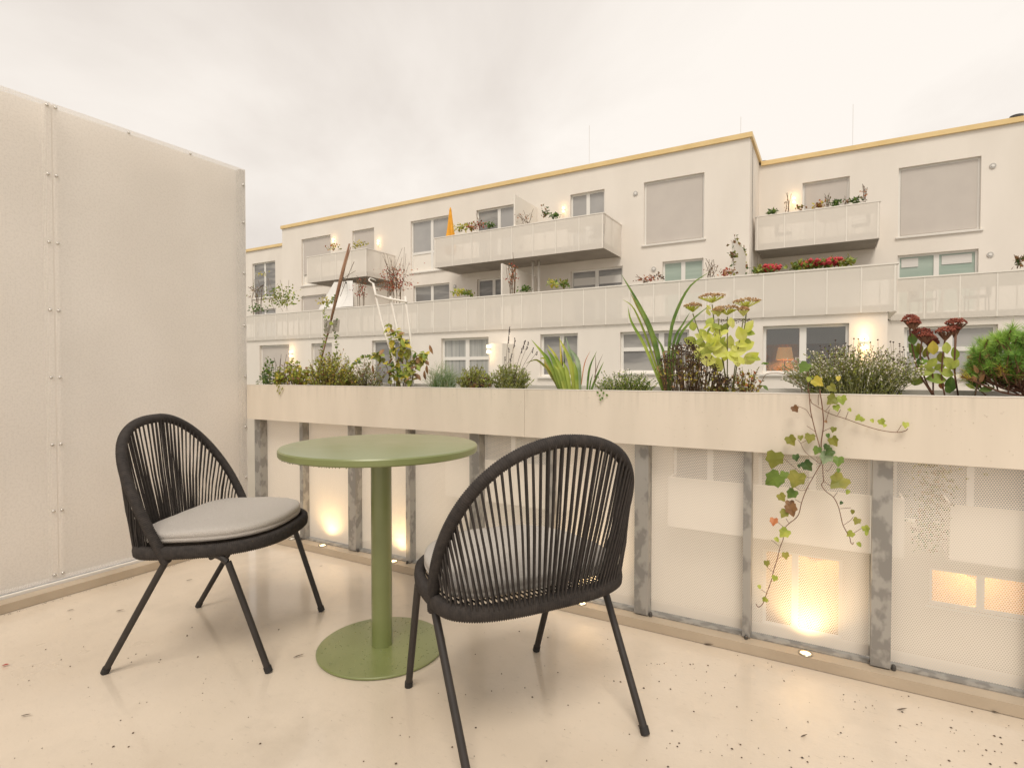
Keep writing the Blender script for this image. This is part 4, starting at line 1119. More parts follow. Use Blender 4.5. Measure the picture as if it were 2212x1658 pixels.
t = plant('dried_seed_bush', 1500, 'round bush of dark brown dried seed heads in front of the lime sedum')
r = random.Random(51); sb, hb, lb = MB(), MB(), MB()
for k in range(175):
    q = r.random(); bx = 1440+q*125; tx = 1428+q*150+r.uniform(-8, 8)
    hgt = (846-735)*max(.28, 1-abs((tx-1482)/95)**1.7)*(1-.65*r.random()**1.3)
    dy = r.uniform(-.10, .05)
    a, c = PP(bx, 846, dy*.6), PP(tx, 846-hgt, dy); a.z = .895
    sb.tube(bez([a, a.lerp(c, .6)+Vector((0, 0, .006)), c], 5), .0010, 4, cap=False)
    for j in range(r.randint(6, 12)): hb.blob(c + Vector((r.gauss(0, .009), r.gauss(0, .009), r.gauss(0, .004))), r.uniform(.0018, .0036))
    for j in range(3): lb.leaf(a.lerp(c, r.uniform(.3, 1)), rdir(r, .3), rdir(r, .6), .016, .009, r.randrange(3))
sb.build('stems', M['stem_brown'], t); hb.build('seed_heads', M['fl_dark'], t, kind='stuff'); lb.build('leaves', [M['lf_yellow'], M['lf_olive'], M['lf_brown']], t, kind='stuff')

def umbel(host, c, w, h, m, seed, mstem='stem_green'):
    """flat flower head: stalks fanning up to a dome of many small buds"""
    r = random.Random(seed); b, s = MB(), MB(); R = w*.5
    for k in range(150):
        a = r.uniform(0, 6.283); q = math.sqrt(r.random())
        z = h*.42*(1-q*q) + .004*mnoise.noise((math.cos(a)*q*4+seed, math.sin(a)*q*4, 0)) + r.uniform(-.003, .004)
        b.blob(c + Vector((R*q*math.cos(a), R*.7*q*math.sin(a), z)), r.uniform(.0022, .0038))
    for k in range(44):
        a = r.uniform(0, 6.283); q = math.sqrt(r.random())*.95
        s.tube([c + Vector((0, 0, -h*.9)), c + Vector((R*q*math.cos(a), R*.7*q*math.sin(a), -.002))], .0013, 4, cap=False)
    f = b.build('flower_head', M[m], host, kind=None)
    s.build('flower_stalks', M[mstem], f)
def big_leaf(t, x, y, ang, L, W, m, r, dy=0.0, name='leaf'):
    """x, y: middle of the leaf; ang: direction of its tip, degrees up from the right"""
    a = RAD(ang); k = L*.5
    p, q = PP(x-math.cos(a)*k, y+math.sin(a)*k, dy), PP(x+math.cos(a)*k, y-math.sin(a)*k, dy+r.uniform(-.025, .015))
    d = q-p
    MB().leaf(p, d, (r.uniform(-.5, .5), -1, r.uniform(.1, .9)), d.length, W*.00185, fold=.2, curl=r.uniform(.0, .18), seg=6, prof=[.10, .62, .95, 1.0, .85, .52, .02]).build(name, M[m], t)
t = plant('lime_sedum', 1575, 'tall lime yellow sedum with flat pinkish brown flower heads')
r = random.Random(61)
e6 = lambda x, y: (1344+.1736*x, 583.7+.1736*y)
heads = [(1120, 330, 310), (880, 445, 210), (1550, 390, 300), (1310, 480, 300), (1195, 500, 130), (1510, 495, 120)]
for i, (hx, hy, w) in enumerate(heads):
    X, Y_ = e6(hx, hy); dy = r.uniform(-.04, .04); c = PP(X, Y_, dy)
    umbel(t, c, w*.1736*.00195, .026, 'fl_pink', 70+i, 'lf_lime')
    bx = 1575+r.uniform(-14, 14); b0 = PP(bx, 846, 0); b0.z = .895
    MB().tube(bez([b0, PP((bx*.6+X*.4), 780, dy), PP(X*.8+bx*.2, 720, dy), c + Vector((0, 0, -.03))], 15), .0022, 6).build('stem', M['stem_green'], t, smooth=True)
for (lx, ly, ang, L) in ((1580, 700, 60, 190), (1480, 790, 112, 200), (880, 695, 100, 120), (1090, 640, 60, 140), (850, 880, 158, 170), (1060, 830, 135, 190), (1210, 740, 250, 140), (1195, 790, 80, 150), (1340, 890, 95, 170), (1050, 1010, 28, 230), (1150, 940, 10, 180), (1210, 1010, 150, 230), (1440, 1010, 14, 240), (1560, 930, 25, 190), (1600, 1090, 35, 230), (1060, 1110, 165, 220), (1180, 1170, 118, 210), (1250, 870, 60, 110), (1430, 1130, 100, 140), (970, 880, 55, 130), (1355, 640, 95, 110), (1070, 520, 120, 100), (1150, 505, 80, 90), (930, 1020, 100, 110), (1170, 690, 140, 130), (1000, 780, 125, 130), (1290, 700, 40, 130), (1120, 720, 100, 120), (1280, 1070, 80, 120), (1380, 960, 130, 110), (1180, 880, 95, 130), (1500, 900, 150, 130), (1100, 900, 30, 160), (1000, 950, 70, 140), (1010, 1080, 5, 150), (1220, 920, 40, 150), (1350, 1060, 150, 140)):
    X, Y_ = e6(lx, ly)
    if r.random() < .75: big_leaf(t, X+r.uniform(-16, 16), Y_+r.uniform(-10, 14), ang+r.uniform(-60, 60), L*.15, L*.15*.55, r.choice(('lf_lime', 'lf_lime', 'lf_yg')), r, r.uniform(-.08, .06))
    big_leaf(t, X, Y_, ang, L*.1736, L*.1736*r.uniform(.58, .76), r.choice(('lf_lime', 'lf_lime', 'lf_lime', 'lf_yg')), r, r.uniform(-.06, .06))
t = plant('dry_sedum_arch', 1605, 'thin dried sedum arch behind the lime sedum')
MB().tube(bez([PP(1515, 840, .08), PP(1530, 745, .08), PP(1550, 712, .08), PP(1585, 690, .08), PP(1612, 692, .08), PP(1628, 705, .08)], 16), .0013, 5).build('stem', M['stem_brown'], t)
b = MB()
for k in range(60): b.blob(PP(1585+r.uniform(-30, 40), 690+abs(r.gauss(0, 4)), .08)+jit(r, .004), .0022)
b.build('dry_buds', M['fl_dark'], t, kind='stuff')
t = plant('small_amber_plant', 1615, 'small straggly plant with amber and brown leaves right of the lime sedum')
bush(t, 71, 1578, 1652, 788, [('lf_yellow', 2), ('lf_brown', 2), ('lf_olive', 3), ('lf_rust', 1)], 30, 9, .015, .010, arch=.2, hvar=.5, stem='stem_brown')
b = MB()
for (x, y, L, m) in ((1648, 786, .022, 0), (1654, 787, .02, 0), (1652, 832, .026, 0)): b.leaf(PP(x-4, y, -.03), (1, -.1, .2 if y < 800 else -1), (0, -.7, 1), L, L*.6, m, seg=4, prof=[.1, .9, 1, .6, .02])
b.build('leaf', M['lf_green'], t)

# grey green bush with tiny white flowers
t = plant('white_flower_bush', 1850, 'wide grey green thyme like bush with countless tiny white flowers')
bush(t, 81, 1690, 1995, 742, [('lf_grey', 4), ('lf_olive', 2), ('lf_yg', 2)], 430, 17, .0105, .0050, arch=.35, hvar=.55, up=.5, stem='stem_green', flowers=('fl_white', .16, .0024, .55), dep=.11, dens_lo=.08)
r = random.Random(82); b, s_ = MB(), MB()
for k in range(70):
    x = r.uniform(1770, 1960); y = 760+r.uniform(-18, 30)-14*math.sin((x-1770)/190*3.14); dy = r.uniform(-.08, .08)
    s_.tube([PP(x+r.uniform(-8, 8), 810, dy), PP(x, y, dy)], .0006, 3, cap=False); b.blob(PP(x, y, dy), .0034)
s_.build('seed_stalks', M['stem_brown'], t); b.build('seed_heads', M['fl_dark'], t, kind='stuff')

t = plant('red_sedum', 2010, 'tall sedum with dark maroon flower heads and green fleshy leaves')
e7 = lambda x, y: (1904.6+.1389*x, 660.5+.1389*y); r = random.Random(91)
for i, (hx, hy, w, stp) in enumerate(((450, 215, 230, ((800, 1400), (600, 1080), (520, 850), (440, 420))), (630, 420, 270, ((820, 1400), (680, 1150), (600, 800))), (750, 520, 190, ((800, 1400), (790, 1050), (700, 700))), (990, 400, 240, ((980, 1400), (930, 1080), (960, 700))), (1160, 270, 280, ((1190, 1400), (1130, 1000), (1150, 600))), (1140, 370, 130, ((1190, 1400), (1135, 1000), (1140, 560))))):
    X, Y_ = e7(hx, hy); c = PP(X, Y_, r.uniform(-.03, .03)); umbel(t, c, w*.1389*.00155, .034, 'fl_maroon', 95+i, 'stem_red')
    if hx < 800:
        umbel(t, c+Vector((.008, -.01, -.012)), w*.1389*.0012, .026, 'fl_maroon', 195+i, 'stem_red')
    MB().tube(bez([PP(*e7(*p)) for p in stp] + [c+Vector((0, 0, -.022))], 14), .0024, 6).build('stem', M['stem_red'], t, smooth=True)
for (lx, ly, ang, L, m) in ((480, 510, 105, 160, 'lf_green'), (490, 700, 120, 230, 'lf_green'), (690, 1000, 8, 250, 'lf_yg'), (600, 870, 70, 160, 'lf_green'), (790, 880, 45, 170, 'lf_yg'), (1010, 650, 95, 160, 'lf_yg'), (1140, 740, 100, 170, 'lf_iris'), (1060, 890, 128, 230, 'lf_yg'), (1070, 1220, 78, 230, 'lf_green'), (850, 1130, 172, 260, 'lf_iris'), (1000, 1040, 160, 210, 'lf_yg'), (560, 1180, 5, 190, 'lf_yg'), (800, 650, 95, 180, 'lf_yellow'), (690, 720, 70, 150, 'lf_olive'), (580, 660, 100, 150, 'lf_olive'), (920, 800, 95, 140, 'lf_olive'), (1030, 1300, 120, 110, 'lf_green'), (930, 1230, 100, 110, 'lf_rust'), (660, 860, 30, 120, 'lf_iris'), (900, 950, 20, 150, 'lf_yg'), (1150, 900, 60, 140, 'lf_yg')):
    X, Y_ = e7(lx, ly); big_leaf(t, X, Y_, ang, L*.165, L*.165*r.uniform(.46, .6), m, r, r.uniform(-.05, .04))
t = plant('faded_sedum', 2110, 'small faded sedum with one tan flower head in front of the pine')
c = PP(*e7(1530, 800), -.06); umbel(t, c, 210*.1389*.0021, .03, 'fl_tan', 301, 'stem_brown')
MB().tube(bez([PP(*e7(1450, 1400), -.06), PP(*e7(1490, 1200), -.06), c+Vector((0, 0, -.02))], 10), .0022, 6).build('stem', M['stem_brown'], t, smooth=True)
for (lx, ly, ang, L, m) in ((1560, 1020, 70, 200, 'fl_tan'), (1470, 990, 115, 150, 'fl_tan'), (1440, 1120, 120, 150, 'fl_tan'), (1560, 1130, 60, 150, 'fl_tan'), (1380, 1250, 150, 170, 'lf_yg'), (1640, 1290, 12, 260, 'lf_green'), (1500, 1230, 60, 120, 'lf_olive')):
    X, Y_ = e7(lx, ly); big_leaf(t, X, Y_, ang, L*.1389, L*.1389*.3, m, r, -.06)

t = plant('dwarf_pine', 2190, 'dwarf mountain pine with dense bright green needles at right end of the planter', 'shrub')
r = random.Random(111); nb, ob, br = MB(), MB(), MB()
root = PP(2215, 842, .0)
lumps = [(2110, 752), (2132, 735), (2158, 722), (2186, 714), (2210, 722), (2235, 735), (2098, 785), (2126, 775), (2150, 765), (2178, 755), (2205, 762), (2142, 800), (2100, 806), (2170, 790), (2200, 800), (2228, 775)]
for k in range(190):
    a = r.uniform(0, 6.283); q = math.sqrt(r.random()); ph = r.random()
    lp = lumps[k % len(lumps)]
    x = lp[0] + r.gauss(0, 8); top = lp[1] - 2 + r.gauss(0, 6)
    y = top + abs(r.gauss(0, 10))
    dy = r.uniform(-.11, .11)
    c = PP(x, y, dy)
    out = (Vector((c.x-PP(2180, 800).x, dy*1.4, (c.z-PP(2180, 815).z)*.9 + .05)).normalized() + rdir(r)*.45).normalized()
    old = (y > 788 and r.random() < .5)
    B = ob if old else nb
    br.tube([c, c - out*.05 + Vector((0, 0, -.012))], .0022, 4, cap=False)
    for j in range(70):
        d = (out*r.uniform(.3, 1.3) + rdir(r)*.75).normalized(); p = c - out*r.uniform(0, .034)
        L = r.uniform(.020, .038); sd_ = d.orthogonal().normalized()*.0011
        B.tri(p-sd_, p+sd_, p+d*L, r.randrange(2))
for k in range(26):
    e = PP(2100+r.random()*130, 780+r.random()*50, r.uniform(-.08, .06))
    br.tube(bez([root+jit(r, .02), (root+e)*.5+Vector((0, 0, -.012))+jit(r, .015), e], 8), .0028, 5, cap=False)
nb.build('needles', [M['lf_pine'], M['lf_pine2']], t, kind='stuff'); ob.build('old_needles', [M['lf_brown'], M['lf_yellow']], t, kind='stuff'); br.build('branches', M['stem_red'], t)

# ------------------------------------------------------------------ ivy hanging over the planter front
YI = 2.092
i3 = lambda x, y: (1628.2+.1945*x, 768+.1945*y)
i4 = lambda x, y: (1612.8+.2131*x, 983+.2131*y)
iv = thing('ivy_plant', at(1768, 850, 2.16), 'trailing ivy hanging down over the planter front at right', 'plant')
r = random.Random(77)
def IP(p, dy=0.0): return at(p[0], p[1], YI+dy)
def ivy_stem(pts, rad, first=None):
    P = [IP(p, r.uniform(-.006, .004)) for p in pts]
    if first: P = [Vector(f) for f in first] + P
    MB().tube(bez(P, 6*len(P)), rad, 6, cap=False).build('stem', M['stem_red'], iv, smooth=True)
def over(x): return [at(x, 860, 2.20) + Vector((0, 0, -.03)), at(x, 842, 2.15)]
ivy_stem([i3(615, 425), i3(630, 600), i3(650, 700), i3(690, 860), i3(730, 1000), i3(750, 1090)], .0016, over(i3(610, 0)[0]))
ivy_stem([i3(740, 430), i3(760, 560), i3(775, 760), i3(750, 960), i3(752, 1100), i3(750, 1200)], .0018, over(i3(735, 0)[0]))
ivy_stem([i4(750, 90), i4(680, 210), i4(610, 340), i4(560, 470), i4(530, 590), i4(490, 645), i4(430, 690), i4(385, 745), i4(370, 850), i4(340, 930), i4(310, 1050), i4(270, 1180), i4(250, 1270), i4(205, 1390), i4(165, 1500), i4(120, 1535), i4(95, 1505)], .0014)
ivy_stem([i4(770, 90), i4(775, 200), i4(780, 260), i4(760, 300), i4(800, 360), i4(880, 425), i4(930, 520), i4(960, 640), i4(975, 700), i4(1010, 770), i4(1045, 830), i4(1055, 880), i4(1075, 900), i4(1082, 880)], .0013)
ivy_stem([i3(630, 480), i3(645, 525), i3(700, 560), i3(840, 640), i3(1020, 700), i3(1200, 765), i3(1400, 825), i3(1580, 850), i3(1680, 835), i3(1710, 810)], .0011)
for q in ([i3(640, 690), i3(580, 600), i3(490, 560)], [i3(680, 840), i3(640, 812), i3(590, 780)], [i3(735, 1200), i3(620, 1110), i3(560, 1050), i3(520, 970), i3(490, 930)], [i3(650, 1350), i3(590, 1345), i3(490, 1270), i3(370, 1170), i3(290, 1100)], [i4(610, 345), i4(550, 355), i4(490, 320)],
          [i3(770, 840), i3(820, 815), i3(870, 795)], [i3(720, 550), i3(715, 480), i3(720, 430)], [i3(800, 610), i3(840, 560), i3(860, 520)], [i3(930, 660), i3(965, 600)], [i3(1020, 700), i3(1050, 620)], [i3(1590, 850), i3(1640, 770)], [i3(800, 730), i3(840, 600)], [i4(985, 705), i4(1050, 660), i4(1080, 625)], [i4(950, 540), i4(1060, 530)], [i4(1090, 785), i4(1160, 740)], [i4(330, 920), i4(250, 855)], [i4(310, 1050), i4(365, 1020)], [i4(265, 1180), i4(205, 1130)], [i4(200, 1395), i4(150, 1360)], [i4(390, 740), i4(310, 670)], [i4(430, 690), i4(400, 640)],
          [i4(550, 480), i4(490, 445)], [i4(880, 425), i4(920, 375)], [i4(780, 260), i4(850, 310)], [i4(800, 150), i4(830, 155), i4(870, 90)], [i3(525, 970), i3(690, 890)]):
    ivy_stem(q, .0008)
ivy_stem([i3(600, 400), i3(605, 300), i3(598, 180)], .0012)
MB().tube(bez([at(*i3(x, y), 2.14) for x, y in ((535, 410), (525, 340), (480, 300), (380, 220), (280, 195), (140, 205), (90, 290), (40, 350))], 24), .0013, 5).build('stem', M['stem_brown'], iv)
OUT = [(0, 0), (-.26, -.13), (-.46, .02), (-.44, .22), (-.50, .50), (-.30, .60), (-.12, .86), (0, 1.0), (.14, .84), (.28, .62), (.47, .52), (.43, .24), (.47, .04), (.24, -.12)]
def ivy_leaf(c, px, m, lobed=True, aspect=1.0):
    L = px*.00178; a = r.uniform(-.9, .9) + math.pi
    ex = Vector((math.cos(a), r.uniform(-.25, .25), math.sin(a))).normalized(); nz = Vector((r.uniform(-.5, .5), -1, r.uniform(-.1, .6)))
    nz = (nz - ex*nz.dot(ex)).normalized(); ey = nz.cross(ex)
    b = MB(); C0 = IP(c, -.008 + r.uniform(-.012, .004))
    o = OUT if lobed else [(x*.8, y) for x, y in ((0, 0), (-.3, -.05), (-.5, .2), (-.48, .45), (-.25, .8), (0, 1), (.25, .8), (.48, .45), (.5, .2), (.3, -.05))]
    b.v = [C0] + [C0 + ex*(x*L*aspect) + ey*((y-.4)*L) + nz*(.16*L*abs(x)*1.3 - .12*L*(y-.4)**2 + r.uniform(-.03, .03)*L) for x, y in o]
    n = len(o); b.f = [(0, 1+i, 1+(i+1) % n) for i in range(n)]; b.m = [0]*n
    b.build('leaf', M[m], iv, smooth=False)
G, DG, OG, YG, Y_, BR, RB = 'lf_green', 'lf_dark', 'lf_olive', 'lf_yg', 'lf_yellow', 'lf_brown', 'lf_rust'
for (x, y, s, m) in ((560, 130, 150, G), (710, 290, 140, Y_), (870, 360, 110, OG), (870, 490, 150, OG), (980, 490, 120, YG), (920, 580, 90, YG), (460, 590, 95, BR), (1065, 600, 55, YG), (1160, 690, 85, YG), (1210, 710, 55, YG), (1315, 720, 55, YG), (1420, 735, 85, YG), (1455, 775, 50, YG), (1685, 770, 80, YG), (800, 730, 45, BR), (885, 820, 75, OG), (825, 885, 65, G), (890, 950, 130, OG), (415, 940, 140, OG), (520, 910, 75, OG), (620, 915, 130, OG), (700, 1050, 110, G), (805, 1010, 75, DG), (840, 1070, 115, DG), (800, 1130, 160, 'lf_blue'), (940, 1170, 130, G), (940, 1270, 60, G), (225, 1150, 230, OG), (220, 1370, 240, G), (335, 1330, 120, G), (470, 1370, 220, OG), (470, 1130, 95, DG), (595, 1220, 145, DG), (505, 1220, 55, DG), (420, 1530, 140, G), (310, 1570, 115, OG), (940, 1400, 230, OG), (1045, 1510, 65, YG), (610, 260, 70, YG), (940, 250, 70, Y_)):
    ivy_leaf(i3(x, y), s*.1945*.74, m, s > 70)
for (x, y, s, m) in ((455, 550, 150, BR), (440, 500, 110, BR), (380, 590, 110, OG), (275, 670, 100, RB), (380, 785, 130, YG), (305, 850, 65, YG), (395, 1015, 85, OG), (205, 1095, 75, OG), (285, 1245, 75, YG), (130, 1330, 55, YG), (185, 1460, 75, YG), (1075, 570, 55, OG), (1115, 665, 85, OG), (1050, 795, 85, YG), (1210, 745, 85, YG), (1215, 790, 50, YG), (1140, 900, 60, YG), (960, 480, 45, DG)):
    ivy_leaf(i4(x, y), s*.2131*.74, m, s > 70)

# ------------------------------------------------------------------ things on the far balconies
def far_plant(x, y, Y, w, h, mats, label, seed, name='balcony_plant', n=60, fl=None, twig=0, leaf=.11, ground=None):
    """small potted plant of a far balcony: w and h in survey marks"""
    p = at(x, y, Y); s = (at(x+1, y, Y)-p).length; r = random.Random(seed); b = MB()
    t = thing(name, p, label, 'plant', 'plants on the far balconies')
    W, H = w*s, h*s
    for k in range(n):
        q = p + Vector((r.gauss(0, W*.26), r.gauss(0, .12), H*.15+H*.8*r.random()*max(.15, 1-abs(r.gauss(0, .35)))))
        b.leaf(q, rdir(r, .3), rdir(r, .5), leaf*r.uniform(.6, 1.3), leaf*.6, r.randrange(len(mats)))
    b.build('foliage', [M[m] for m in mats], t, kind='stuff')
    if twig:
        g = MB()
        for k in range(twig):
            a = p + Vector((r.uniform(-W, W)*.3, 0, -.05)); c = p + Vector((r.uniform(-W, W)*.55, r.uniform(-.1, .1), H*r.uniform(.8, 1.4)))
            g.tube(bez([a, a.lerp(c, .5)+jit(r, .05), c], 5), .006, 4, cap=False)
        g.build('twigs', M['stem_brown'], t)
    if fl:
        g = MB()
        for k in range(fl[1]): g.blob(p + Vector((r.gauss(0, W*.28), -.08+r.gauss(0, .08), H*r.uniform(.3, 1.05))), fl[2]*r.uniform(.7, 1.3))
        g.build('flowers', M[fl[0]], t, kind='stuff')
    if ground is not None:
        g = MB()
        for k in range(6): g.tube(bez([(p.x+r.uniform(-.08, .08), p.y, ground), p + Vector((r.uniform(-W, W)*.3, 0, H*.2)), p + Vector((r.uniform(-W, W)*.4, 0, H*.8))], 6), .012, 4, cap=False)
        g.build('stems', M['stem_brown'], t)
    return t
g_, o_, d_ = 'lf_green', 'lf_olive', 'lf_dark'
YB, YT, YT2, YB3 = 17.95, 14.48, 16.3, 20.5
far_plant(720, 541, YB, 22, 10, ['lf_yellow', o_, 'lf_rust'], 'amber flowering plant on the left end of the small left balcony', 1)
far_plant(776, 534, YB, 26, 9, [o_, 'lf_yellow'], 'yellow green plant on the right end of the small left balcony', 2)
far_plant(998, 501, YB, 34, 17, ['lf_yg', o_, 'lf_yellow'], 'yellow green bush on the long balcony right beside the orange parasol', 3, n=110)
far_plant(1020, 497, YB, 22, 12, ['lf_brown', 'lf_red', o_], 'reddish brown plant on the long balcony second right of the parasol', 4)
far_plant(1037, 495, YB, 12, 24, ['lf_red', 'lf_brown'], 'tall thin red leaved plant in front of the long balcony window', 5, n=30, twig=3)
far_plant(1059, 491, YB, 18, 9, [g_, d_], 'small green plant under the window by the partition of the long balcony', 6)
far_plant(1136, 480, YB, 34, 16, ['lf_brown', 'lf_rust'], 'sparse dry twigs just right of the partition on the long balcony', 7, n=24, twig=9, leaf=.07)
far_plant(1179, 474, YB, 12, 30, [d_, 'lf_brown'], 'small dark conifer shaped plant on the long balcony', 8, n=50)
far_plant(1197, 471, YB, 20, 10, [g_, d_], 'dark green ball plant near the right end of the long balcony', 9)
far_plant(1670, 461, YB3, 16, 9, [d_, g_], 'dark green ball plant at left end of the right hand balcony', 10)
far_plant(1700, 457, YB3, 16, 34, ['lf_brown'], 'bare tall stick plant beside the glowing wall lamp', 11, n=14, twig=4, leaf=.08)
far_plant(1728, 452, YB3, 16, 8, ['lf_brown', o_], 'low brown plant left of the blind on the right hand balcony', 12, n=30)
far_plant(1769, 447, YB3, 24, 12, ['lf_rust', 'lf_yellow', 'lf_brown'], 'tan dried plant in the middle of the right hand balcony', 13)
far_plant(1787, 444, YB3, 12, 22, ['lf_brown', g_], 'twiggy plant between dried plant and green ball of the right hand balcony', 14, n=18, twig=6, leaf=.07)
far_plant(1804, 443, YB3, 22, 10, [d_, g_], 'green ball plant in front of the blind on the right hand balcony', 15)
far_plant(1828, 440, YB3, 14, 14, ['lf_brown', 'lf_dark'], 'small dark twiggy plant at the right side of the blind', 16, n=22, twig=4, leaf=.07)
far_plant(1846, 437, YB3, 22, 11, [d_, g_], 'dark green ball plant right of the blind on the right hand balcony', 17)
far_plant(1866, 434, YB3, 16, 32, ['lf_brown', 'lf_rust'], 'upright dry plant at the right end of the right hand balcony', 18, n=26, twig=7, leaf=.07)
for i, (x, y, w, rd) in enumerate(((1641, 590, 20, 0), (1664, 588, 34, 30), (1719, 583, 30, 0), (1743, 580, 18, 12), (1760, 578, 30, 8), (1795, 575, 36, 30), (1829, 572, 28, 0))):
    labs = ('small green geranium beside the overgrown partition', 'green geranium with red blooms nearest the overgrown partition', 'round green geranium without blooms left of the middle of the terrace', 'small red geranium next to a round green one', 'bright green geranium with a few red blooms in the middle', 'wide crimson geranium full of blooms on the terrace', 'round lime green geranium right of the crimson one')
    far_plant(x, y, YT, w, 15, [g_, o_, 'lf_yg'] if rd < 20 else [g_, o_], labs[i], 30+i, 'geranium', n=90, fl=('fl_red', rd*2, .05) if rd else None)
far_plant(1398, 608, YT, 46, 12, ['lf_brown', 'lf_red', 'lf_rust'], 'low brownish red heather on the terrace left of the green curtained window', 41, n=70, twig=6, leaf=.07)
far_plant(1424, 604, YT, 10, 16, ['lf_brown', 'fl_dark'], 'little dark seed heads at the end of the brownish heather', 42, n=30, leaf=.07)
far_plant(1566, 596, YT, 22, 16, ['lf_red', 'lf_rust', 'lf_brown'], 'reddish heather at the foot of the overgrown partition', 43, n=80, leaf=.07)
far_plant(1536, 597, YT, 30, 30, ['lf_brown'], 'bare branching twigs right of the green curtained window', 44, n=14, twig=9, leaf=.07)
far_plant(1196, 622, YT, 18, 18, ['lf_yellow', 'lf_yg'], 'yellow plant on the terrace left of the two pane window', 45)
far_plant(1217, 620, YT, 22, 14, [g_, o_], 'green bushy plant on the terrace just left of the two pane window', 46)
far_plant(1134, 629, YT, 18, 9, [g_, d_], 'green ball plant by the middle partition of the terrace', 47)
far_plant(990, 640, YT, 22, 14, ['lf_yellow', 'lf_yg'], 'pale yellow bush on the terrace right of the left dark window', 48)
far_plant(1010, 638, YT, 16, 9, [g_, o_], 'dark green little plant next to the pale yellow bush', 49)
far_plant(1108, 622, YT+.8, 24, 52, ['lf_red', 'lf_rust'], 'thin red climbing plant against the middle partition of the terrace', 50, n=40, twig=5, leaf=.08, ground=2.46)
far_plant(780, 650, YT+.6, 26, 44, ['lf_red', 'lf_brown'], 'red vine trailing in front of the left terrace partition', 51, n=110, leaf=.08, ground=2.46)
far_plant(853, 638, YT+.3, 60, 56, ['lf_red', 'lf_brown', 'lf_rust'], 'large dark red shrub with bare twigs behind the white trellis', 52, n=480, twig=20, leaf=.075, ground=2.46)
far_plant(610, 670, YT, 60, 40, ['lf_yg', o_, g_], 'feathery green shrub at the left end of the terrace', 53, n=260, twig=4, leaf=.12)
far_plant(555, 676, YT, 30, 14, [g_, d_], 'low dark green plant at the far left of the terrace', 54, n=70)
far_plant(556, 650, YT+.4, 50, 26, ['lf_brown', o_], 'arching brown bramble above the far left plants', 55, n=40, twig=4, leaf=.08, ground=2.46)
far_plant(565, 596, YR-1.0, 24, 7, ['lf_yellow', o_], 'small yellow green plant below the window of the left wing', 56, n=40)
far_plant(700, 660, YT, 20, 14, ['lf_yellow', o_], 'small yellow plant in front of the white sun sail', 57, n=50)
far_plant(2200, 575, YT2, 18, 26, ['lf_brown', d_], 'dark leafy plant at the right edge of the photo on the terrace', 58, n=30, twig=5)
# climber on the partition by the corner
p = at(1583.6, 600, 16.85); t = thing('climbing_plant', p, 'leafy climber growing up both edges of the corner partition', 'plant')
r = random.Random(60); b = MB()
for (yy, n_) in ((16.85, 90), (19.3, 70)):
    for k in range(n_): b.leaf((-2.5+r.uniform(-.10, .10), yy+r.uniform(-.1, .1), 2.6+2.2*r.random()), rdir(r), rdir(r), .12, .09, r.randrange(3))
for k in range(40): b.leaf((-2.5+r.uniform(-.06, .06), 16.85+2.5*r.random(), 4.86+r.uniform(-.05, .08)), rdir(r), rdir(r), .10, .07, r.randrange(3))
b.build('foliage', [M['lf_dark'], M['lf_olive'], M['lf_brown']], t, kind='stuff')
# closed orange parasol
p = at(973, 503, 18.2); t = thing('parasol', (p.x, p.y, 5.37), 'closed bright orange parasol on the long balcony', 'parasol')
zt = at(973, 449, 18.2).z
MB().tube([(p.x, p.y, 5.37), (p.x, p.y, zt)], .025, 8).build('pole', M['rod'], t)
b = MB(); n = 16
for i, (z, rr) in enumerate(((5.75, .17), (5.95, .22), (6.4, .185), (6.8, .12), (zt-.12, .045))):
    for k in range(n):
        a = 6.2832*k/n; b.v.append(Vector((p.x+rr*(1.12 if k % 2 else .82)*math.cos(a), p.y+rr*(1.12 if k % 2 else .82)*math.sin(a), z)))
for i in range(4):
    for k in range(n): b.f.append((i*n+k, i*n+(k+1) % n, (i+1)*n+(k+1) % n, (i+1)*n+k)); b.m.append(0)
b.build('canopy', M['orange'], t)
MB().lathe((p.x, p.y, zt-.12), [(.05, 0), (.04, .06), (.018, .14)], 10).build('finial', M['orange'], t)
# white sun sail at the left of the terrace
b = MB(); pa = [at(688, 668, 16.9), at(722, 609, 17.6), at(760, 606, 17.6), at(761, 661, 16.9)]
n = 8
P = [Vector(q) for q in pa]
for i in range(n):
    for j in range(n):
        f = lambda u, v: (P[0].lerp(P[3], u)).lerp(P[1].lerp(P[2], u), v) + Vector((0, .25*math.sin(3.14*u)*math.sin(3.14*v) + .05*math.sin(14*u), 0))
        b.quad(f(i/n, j/n), f((i+1)/n, j/n), f((i+1)/n, (j+1)/n), f(i/n, (j+1)/n))
o = b.build('sun_sail', M['cloth_white'], None, smooth=True, label='white sun sail hanging below the small left balcony', cat='sail', org=tuple(pa[0]))
